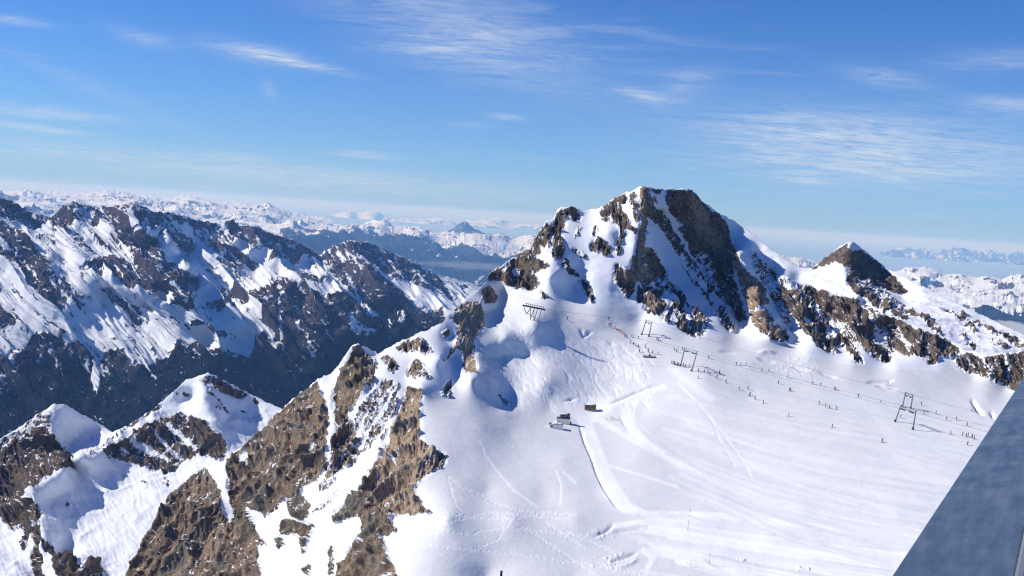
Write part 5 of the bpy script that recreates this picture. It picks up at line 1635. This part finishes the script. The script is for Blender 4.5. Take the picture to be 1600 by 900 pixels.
# ---- skiers
def body(pose, mats, scale=1.0):
    """one continuous figure grown over a skeleton; returns a mesh 1.8 m tall, facing +X"""
    if pose == 'ski':
        J = {'pel': (0, 0, .92, .17), 'sp': (.06, 0, 1.18, .17), 'ch': (.13, 0, 1.42, .19), 'nk': (.17, 0, 1.56, .07), 'hd': (.20, 0, 1.72, .12),
             'shL': (.12, .20, 1.43, .08), 'elL': (.10, .33, 1.20, .065), 'haL': (.36, .34, 1.10, .055), 'shR': (.12, -.20, 1.43, .08), 'elR': (.10, -.33, 1.20, .065), 'haR': (.36, -.34, 1.10, .055),
             'hiL': (0, .11, .86, .13), 'knL': (.20, .13, .50, .10), 'anL': (.02, .13, .12, .08), 'toL': (.17, .13, .06, .07), 'hiR': (0, -.11, .86, .13), 'knR': (.20, -.13, .50, .10), 'anR': (.02, -.13, .12, .08), 'toR': (.17, -.13, .06, .07)}
    else:
        J = {'pel': (0, 0, .98, .17), 'sp': (.0, 0, 1.22, .17), 'ch': (.01, 0, 1.46, .19), 'nk': (.02, 0, 1.60, .07), 'hd': (.03, 0, 1.75, .12),
             'shL': (0, .21, 1.47, .08), 'elL': (-.04, .30, 1.20, .065), 'haL': (.16, .28, 1.0, .055), 'shR': (0, -.21, 1.47, .08), 'elR': (-.04, -.30, 1.20, .065), 'haR': (.10, -.30, .98, .055),
             'hiL': (0, .11, .92, .13), 'knL': (.05, .13, .52, .10), 'anL': (0, .14, .12, .08), 'toL': (.16, .15, .06, .07), 'hiR': (0, -.11, .92, .13), 'knR': (.04, -.13, .52, .10), 'anR': (0, -.14, .12, .08), 'toR': (.16, -.15, .06, .07)}
    E = [('pel', 'sp'), ('sp', 'ch'), ('ch', 'nk'), ('nk', 'hd')]
    for s_ in 'LR':
        E += [('ch', 'sh' + s_), ('sh' + s_, 'el' + s_), ('el' + s_, 'ha' + s_), ('pel', 'hi' + s_), ('hi' + s_, 'kn' + s_), ('kn' + s_, 'an' + s_), ('an' + s_, 'to' + s_)]
    ks = list(J)
    me = bpy.data.meshes.new('person')
    me.from_pydata([J[k][:3] for k in ks], [(ks.index(a), ks.index(b)) for a, b in E], [])
    o = bpy.data.objects.new('tmp', me)
    col.objects.link(o)
    md = o.modifiers.new('s', 'SKIN')
    for i, k in enumerate(ks):
        me.skin_vertices[0].data[i].radius = (J[k][3], J[k][3])
        me.skin_vertices[0].data[i].use_root = (k == 'pel')
    sb = o.modifiers.new('u', 'SUBSURF')
    sb.levels = 1
    dg = bpy.context.evaluated_depsgraph_get()
    dg.update()
    m2 = bpy.data.meshes.new_from_object(o.evaluated_get(dg))
    bpy.data.objects.remove(o)
    for v in m2.vertices:
        v.co *= scale
    for m in mats:
        m2.materials.append(m)
    for p in m2.polygons:
        z = p.center.z / scale
        p.material_index = 0 if z > .95 and z < 1.58 else (1 if z <= .95 else 2)
        p.use_smooth = True
    m2.name = 'person'
    return m2


JK = {'dark': (.03, .035, .045), 'brown': (.10, .06, .05), 'red': (.45, .05, .05), 'green': (.06, .09, .06), 'tan': (.36, .24, .15), 'blue': (.05, .08, .20)}
M_TR = plain('ski_trousers', (.03, .03, .035), .8)
M_HD = plain('helmet_and_face', (.12, .08, .07), .6)
BOD = {}
for k, c_ in JK.items():
    m_ = plain('jacket_' + k, c_, .8)
    BOD[k] = (body('ski', [m_, M_TR, M_HD]), body('stand', [m_, M_TR, M_HD]))
bm = bmesh.new()
for s_ in (-.13, .13):
    box(bm, (.12, s_, .015), (1.7, .09, .03))
    tube(bm, [(.97, s_, .02), (1.10, s_, .12)], .035, 5)
    tube(bm, [(.36, s_ * 2.6, 1.10), (-.15, s_ * 3.0, .05)], .015, 4)
me_ = bpy.data.meshes.new('ski_set')
bm.to_mesh(me_)
bm.free()
me_.materials.append(M_SKI)


def skier(px, py, colr, label, pose=0, group='skiers on the piste', rz=None):
    g_ = ground_at(px, py + 2.6)
    o = bpy.data.objects.new('person', BOD[colr][pose])
    o.location = g_ + Vector((0, 0, .02))
    o.scale = (1.3, 1.3, 1.3)
    o.rotation_euler = (0, 0, rz if rz is not None else random.uniform(-.6, .6) - .5)
    col.objects.link(o)
    tag(o, label, 'skier', group)
    s_ = bpy.data.objects.new('skis_and_poles', me_)
    s_.parent = o
    col.objects.link(s_)
    return o


L_A = 'skiers riding the lift line'
L_B = 'skiers waiting by the dark pylon'
L_C = 'skiers standing by the timber deck'
L_D = 'skiers on the open piste'
L_E = 'skiers near the railing'
PEOPLE = [
    (886, 497, 'dark', 'lone dark skier nearest to the lift station, right of its legs', 0, L_D),
    (951, 497, 'dark', 'tiny dark skier directly above the low grey gantry', 0, L_D),
    (976, 524, 'brown', 'brown clad skier at the lower end of the red safety net', 1, L_D),
    (987, 524, 'tan', 'pale clad skier between the red net and the pale slim pylon', 0, L_D),
    (997, 527, 'brown', 'brown skier just left of the foot of the pale slim pylon', 0, L_D),
    (985, 533.5, 'green', 'first and leftmost in the row of four skiers left of the timber deck', 0, L_C),
    (989.6, 536.5, 'dark', 'second from left in the row of four skiers left of the timber deck', 0, L_C),
    (993.3, 538.5, 'brown', 'third from left in the row of four skiers left of the timber deck', 0, L_C),
    (997, 540.5, 'green', 'fourth and rightmost in the row of four skiers left of the timber deck', 0, L_C),
    (1008, 541, 'tan', 'pale skier standing above the timber deck', 1, L_C),
    (999, 547.6, 'tan', 'tan clad skier left of the timber deck, below the row of four', 1, L_C),
    (1012.7, 548, 'dark', 'tallest looking dark skier standing on the timber deck', 1, L_C),
    (1019.6, 550, 'brown', 'brown skier at the middle of the timber deck', 1, L_C),
    (1028, 551.5, 'green', 'skier standing at the right end of the timber deck', 1, L_C),
    (1026, 528.5, 'brown', 'left one of two skiers right of the pale slim pylon', 0, L_D),
    (1028.6, 530, 'tan', 'right one of two skiers right of the pale slim pylon', 0, L_D),
    (1053.4, 545, 'tan', 'left one of a pale pair left of the top of the dark pylon', 0, L_D),
    (1057, 547.3, 'brown', 'right one of a pale pair left of the top of the dark pylon', 0, L_D),
    (1066, 544, 'dark', 'dark skier seen beside the left upper corner of the dark pylon', 0, L_D),
    (1049.6, 566, 'red', 'leftmost of the short queue left of the dark pylon', 1, L_B),
    (1051.6, 566.6, 'dark', 'second from left of the short queue left of the dark pylon', 1, L_B),
    (1053.6, 567.2, 'brown', 'third from left of the short queue left of the dark pylon', 1, L_B),
    (1055.8, 568, 'red', 'fourth from left of the short queue left of the dark pylon', 1, L_B),
    (1058.4, 568.8, 'brown', 'fifth from left of the short queue, next to last before the dark pylon', 1, L_B),
    (1060.4, 569.2, 'red', 'red clad skier nearest to the left post of the dark pylon', 1, L_B),
    (1067.3, 570.2, 'dark', 'dark skier just right of the left post of the dark pylon', 1, L_B),
    (1070.4, 571.6, 'tan', 'tan skier between the two posts of the dark pylon', 1, L_B),
    (1077, 571, 'blue', 'skier close to the right post of the dark pylon, inside the frame', 1, L_B),
    (1091, 578.5, 'dark', 'dark skier first right of the right post of the dark pylon', 0, L_A),
    (1090.3, 589, 'dark', 'skier below and right of the right foot of the dark pylon', 0, L_D),
    (1100, 580, 'green', 'second skier right of the dark pylon in the sloping row', 0, L_A),
    (1105.8, 580, 'red', 'red skier, third right of the dark pylon in the sloping row', 0, L_A),
    (1109, 583.5, 'dark', 'dark skier directly after the red one right of the dark pylon', 0, L_A),
    (1123.8, 581, 'tan', 'small pale skier above the sloping row right of the dark pylon', 0, L_D),
    (1120, 588.6, 'dark', 'dark skier at the upper end of the long thin snow furrow', 0, L_A),
    (1134, 595.8, 'brown', 'brown skier at the middle of the long thin snow furrow', 0, L_A),
    (1154.7, 606.5, 'tan', 'pale skier at the lower end of the long thin snow furrow', 0, L_A),
    (1107, 557.5, 'dark', 'lone skier under the cable right of the top of the dark pylon', 0, L_D),
    (1150, 568, 'dark', 'leftmost of three skiers hanging together under the upper cable', 0, L_A),
    (1157, 568, 'green', 'middle of three skiers hanging together under the upper cable', 0, L_A),
    (1165.3, 568.5, 'tan', 'rightmost of three skiers hanging together under the upper cable', 0, L_A),
    (1168.4, 606, 'brown', 'skier straight above the close pair in the middle of the piste', 0, L_D),
    (1170.2, 617, 'dark', 'left one of the close pair in the middle of the piste', 0, L_D),
    (1171.8, 615.2, 'green', 'right one of the close pair in the middle of the piste', 0, L_D),
    (1179.4, 621.6, 'brown', 'skier right behind the close pair in the middle of the piste', 0, L_D),
    (1192.5, 627.7, 'dark', 'dark skier at the lower right end of the line of four below the close pair', 0, L_D),
    (1190, 578, 'dark', 'first skier on the cable line left of the snow blocks', 0, L_A),
    (1201, 578, 'tan', 'second skier on the cable line, just right of the first', 0, L_A),
    (1230.6, 588, 'dark', 'dark skier under the cable below the heap of broken snow blocks', 0, L_A),
    (1216, 597, 'green', 'lone greenish skier below the cable line with a short track', 0, L_D),
    (1233.3, 608.6, 'dark', 'left one of two skiers standing close below the cable', 1, L_D),
    (1235.2, 608.8, 'brown', 'right one of two skiers standing close below the cable', 1, L_D),
    (1269.5, 598, 'dark', 'dark skier on the lift line halfway to the tall pylon', 0, L_A),
    (1282, 600, 'green', 'skier just behind the one halfway to the tall pylon', 0, L_A),
    (1303.6, 606.5, 'red', 'left one of a reddish pair riding the lift side by side', 0, L_A),
    (1305.4, 607.6, 'dark', 'right one of a reddish pair riding the lift side by side', 0, L_A),
    (1340.6, 618, 'dark', 'skier riding alone left of the tall pylon', 0, L_A),
    (1375.8, 627, 'tan', 'last skier riding before the tall pylon', 0, L_A),
    (1279.7, 629.4, 'brown', 'leftmost of the small group resting below the lift line', 1, L_D),
    (1290, 632.8, 'brown', 'second from left of the small group resting below the lift line', 1, L_D),
    (1296, 635.6, 'dark', 'third from left of the small group resting below the lift line', 1, L_D),
    (1307, 637.5, 'green', 'rightmost of the small group resting below the lift line', 1, L_D),
    (1300, 665.5, 'brown', 'lone distant skier below the resting group on empty snow', 0, L_D),
    (1232, 648, 'tan', 'lone pale skier far left below the resting group', 0, L_D),
    (1387, 599, 'dark', 'tiny skier on the upper snow above the tall pylon', 0, L_D),
    (1439.4, 630, 'dark', 'dark skier right of the top of the tall pylon', 0, L_E),
    (1443.3, 644, 'red', 'first rider right of the tall pylon', 0, L_A),
    (1462, 644.4, 'tan', 'second rider right of the tall pylon', 0, L_A),
    (1478.6, 653.6, 'dark', 'third rider right of the tall pylon, darker than the others', 0, L_A),
    (1494, 654, 'brown', 'fourth rider right of the tall pylon', 0, L_A),
    (1510.6, 663, 'tan', 'fifth rider right of the tall pylon', 0, L_A),
    (1407, 650.5, 'dark', 'dark skier between the two posts of the tall pylon', 0, L_E),
    (1518, 640, 'tan', 'pale skier close to the two bright snow hollows', 0, L_E),
    (1378, 688.5, 'dark', 'tiny dark skier left below the foot of the tall pylon', 0, L_D),
    (1485.5, 676.7, 'brown', 'skier standing left of the group beside the railing', 1, L_E),
    (1504, 678, 'tan', 'leftmost of the group beside the railing', 1, L_E),
    (1509.6, 680.3, 'dark', 'dark skier, second of the group beside the railing', 1, L_E),
    (1512.4, 679.6, 'brown', 'third of the group beside the railing', 1, L_E),
    (1518.8, 682, 'dark', 'next to last of the group beside the railing', 1, L_E),
    (1522.2, 684, 'green', 'rightmost of the group beside the railing, nearest to the metal', 1, L_E),
    (1511.4, 692.8, 'red', 'lone skier just below the group beside the railing', 0, L_E)]
for (px, py, c_, lab, pose, grp) in PEOPLE:
    skier(px, py, c_, lab, pose, grp)

# ---- the metal rail of the viewing terrace
rail_m = bpy.data.materials.new('weathered_zinc')
rail_m.use_nodes = True
t = rail_m.node_tree
p_ = t.nodes['Principled BSDF']
p_.inputs['Metallic'].default_value = .85
p_.inputs['Roughness'].default_value = .42
tcg = N(t, 'ShaderNodeTexCoord')
mp = N(t, 'ShaderNodeMapping')
mp.inputs['Scale'].default_value = (3.0, 22.0, 22.0)
t.links.new(tcg.outputs['Object'], mp.inputs[0])
n1 = N(t, 'ShaderNodeTexNoise')
n1.inputs['Scale'].default_value = 2.2
n1.inputs['Detail'].default_value = 8
n1.inputs['Roughness'].default_value = .65
t.links.new(mp.outputs[0], n1.inputs['Vector'])
n2 = N(t, 'ShaderNodeTexNoise')
n2.inputs['Scale'].default_value = 9
n2.inputs['Detail'].default_value = 4
t.links.new(tcg.outputs['Object'], n2.inputs['Vector'])
ad = mth(t, 'ADD', mth(t, 'MULTIPLY', n1.outputs['Fac'], .6), mth(t, 'MULTIPLY', n2.outputs['Fac'], .4))
cr_ = N(t, 'ShaderNodeValToRGB')
cr_.color_ramp.elements[0].position = .40
cr_.color_ramp.elements[0].color = (.15, .20, .24, 1)
cr_.color_ramp.elements[1].position = .62
cr_.color_ramp.elements[1].color = (.34, .39, .42, 1)
t.links.new(ad, cr_.inputs[0])
t.links.new(cr_.outputs[0], p_.inputs['Base Color'])
rr_ = N(t, 'ShaderNodeMapRange')
t.links.new(ad, rr_.inputs[0])
rr_.inputs[3].default_value = .30
rr_.inputs[4].default_value = .62
t.links.new(rr_.outputs[0], p_.inputs['Roughness'])
dv = Vector(ray(1674, 478)).normalized()
r0, r1 = Vector(ray(1391, 900)), Vector(ray(1587, 900))
Pn = r0 * 1.15
Qn = r1 * (Pn.dot(dv) / r1.dot(dv))
Wd = (Qn - Pn)
nn = dv.cross(Wd).normalized()
if nn.dot(Pn) > 0:
    nn = -nn
root = empty('metal_railing', Pn)
tag(root, 'broad weathered metal railing slanting through the lower right corner, right in front of the camera', 'railing')
# local frame: x along the rail, y across, z out of the face seen
wl = Wd.length
Mloc = Matrix((dv, Wd.normalized(), nn)).transposed().to_4x4()
root.matrix_world = Matrix.Translation(Pn) @ Mloc
bm = bmesh.new()
box(bm, (3.2, wl / 2, -.03), (8.4, wl, .06), bevel=.003)
mesh_obj('rail', bm, rail_m, root)
bm = bmesh.new()
box(bm, (3.2, wl + .0085, -.012), (8.4, .013, .05), bevel=.004)
mesh_obj('edge_strip', bm, M_STEEL, root)


# ---- low banks of cloud hanging in the valleys
def cloud_bank(px, py, depth, size, rz, dens, seed):
    me = bpy.data.meshes.new('cloud_bank')
    bm = bmesh.new()
    bmesh.ops.create_icosphere(bm, subdivisions=5, radius=1)
    Pv = np.array([v.co[:] for v in bm.verts])
    nz = fbm(Pv * np.array([3.5, 3.5, 1.5]), 4, .6, seed=seed) * .55
    for v, k in zip(bm.verts, nz):
        v.co = Vector((v.co.x * size[0] * (1 + k), v.co.y * size[1] * (1 + k), v.co.z * size[2] * (1 + k * 1.5)))
    bm.to_mesh(me)
    bm.free()
    m = bpy.data.materials.new('cloud_bank')
    m.use_nodes = True
    t = m.node_tree
    t.nodes.clear()
    pv = N(t, 'ShaderNodeVolumePrincipled')
    pv.inputs['Color'].default_value = (.97, .98, 1.0, 1)
    pv.inputs['Density'].default_value = dens
    oo = N(t, 'ShaderNodeOutputMaterial')
    t.links.new(pv.outputs[0], oo.inputs['Volume'])
    o = link('cloud_bank', me, m)
    o.location = V(px, py, depth)
    o.rotation_euler = (0, 0, rz)
    o['kind'] = 'stuff'


cloud_bank(745, 416, 15500, (800, 420, 55), .1, .0005, 900)
cloud_bank(1610, 520, 8600, (420, 500, 60), 0, .006, 905)
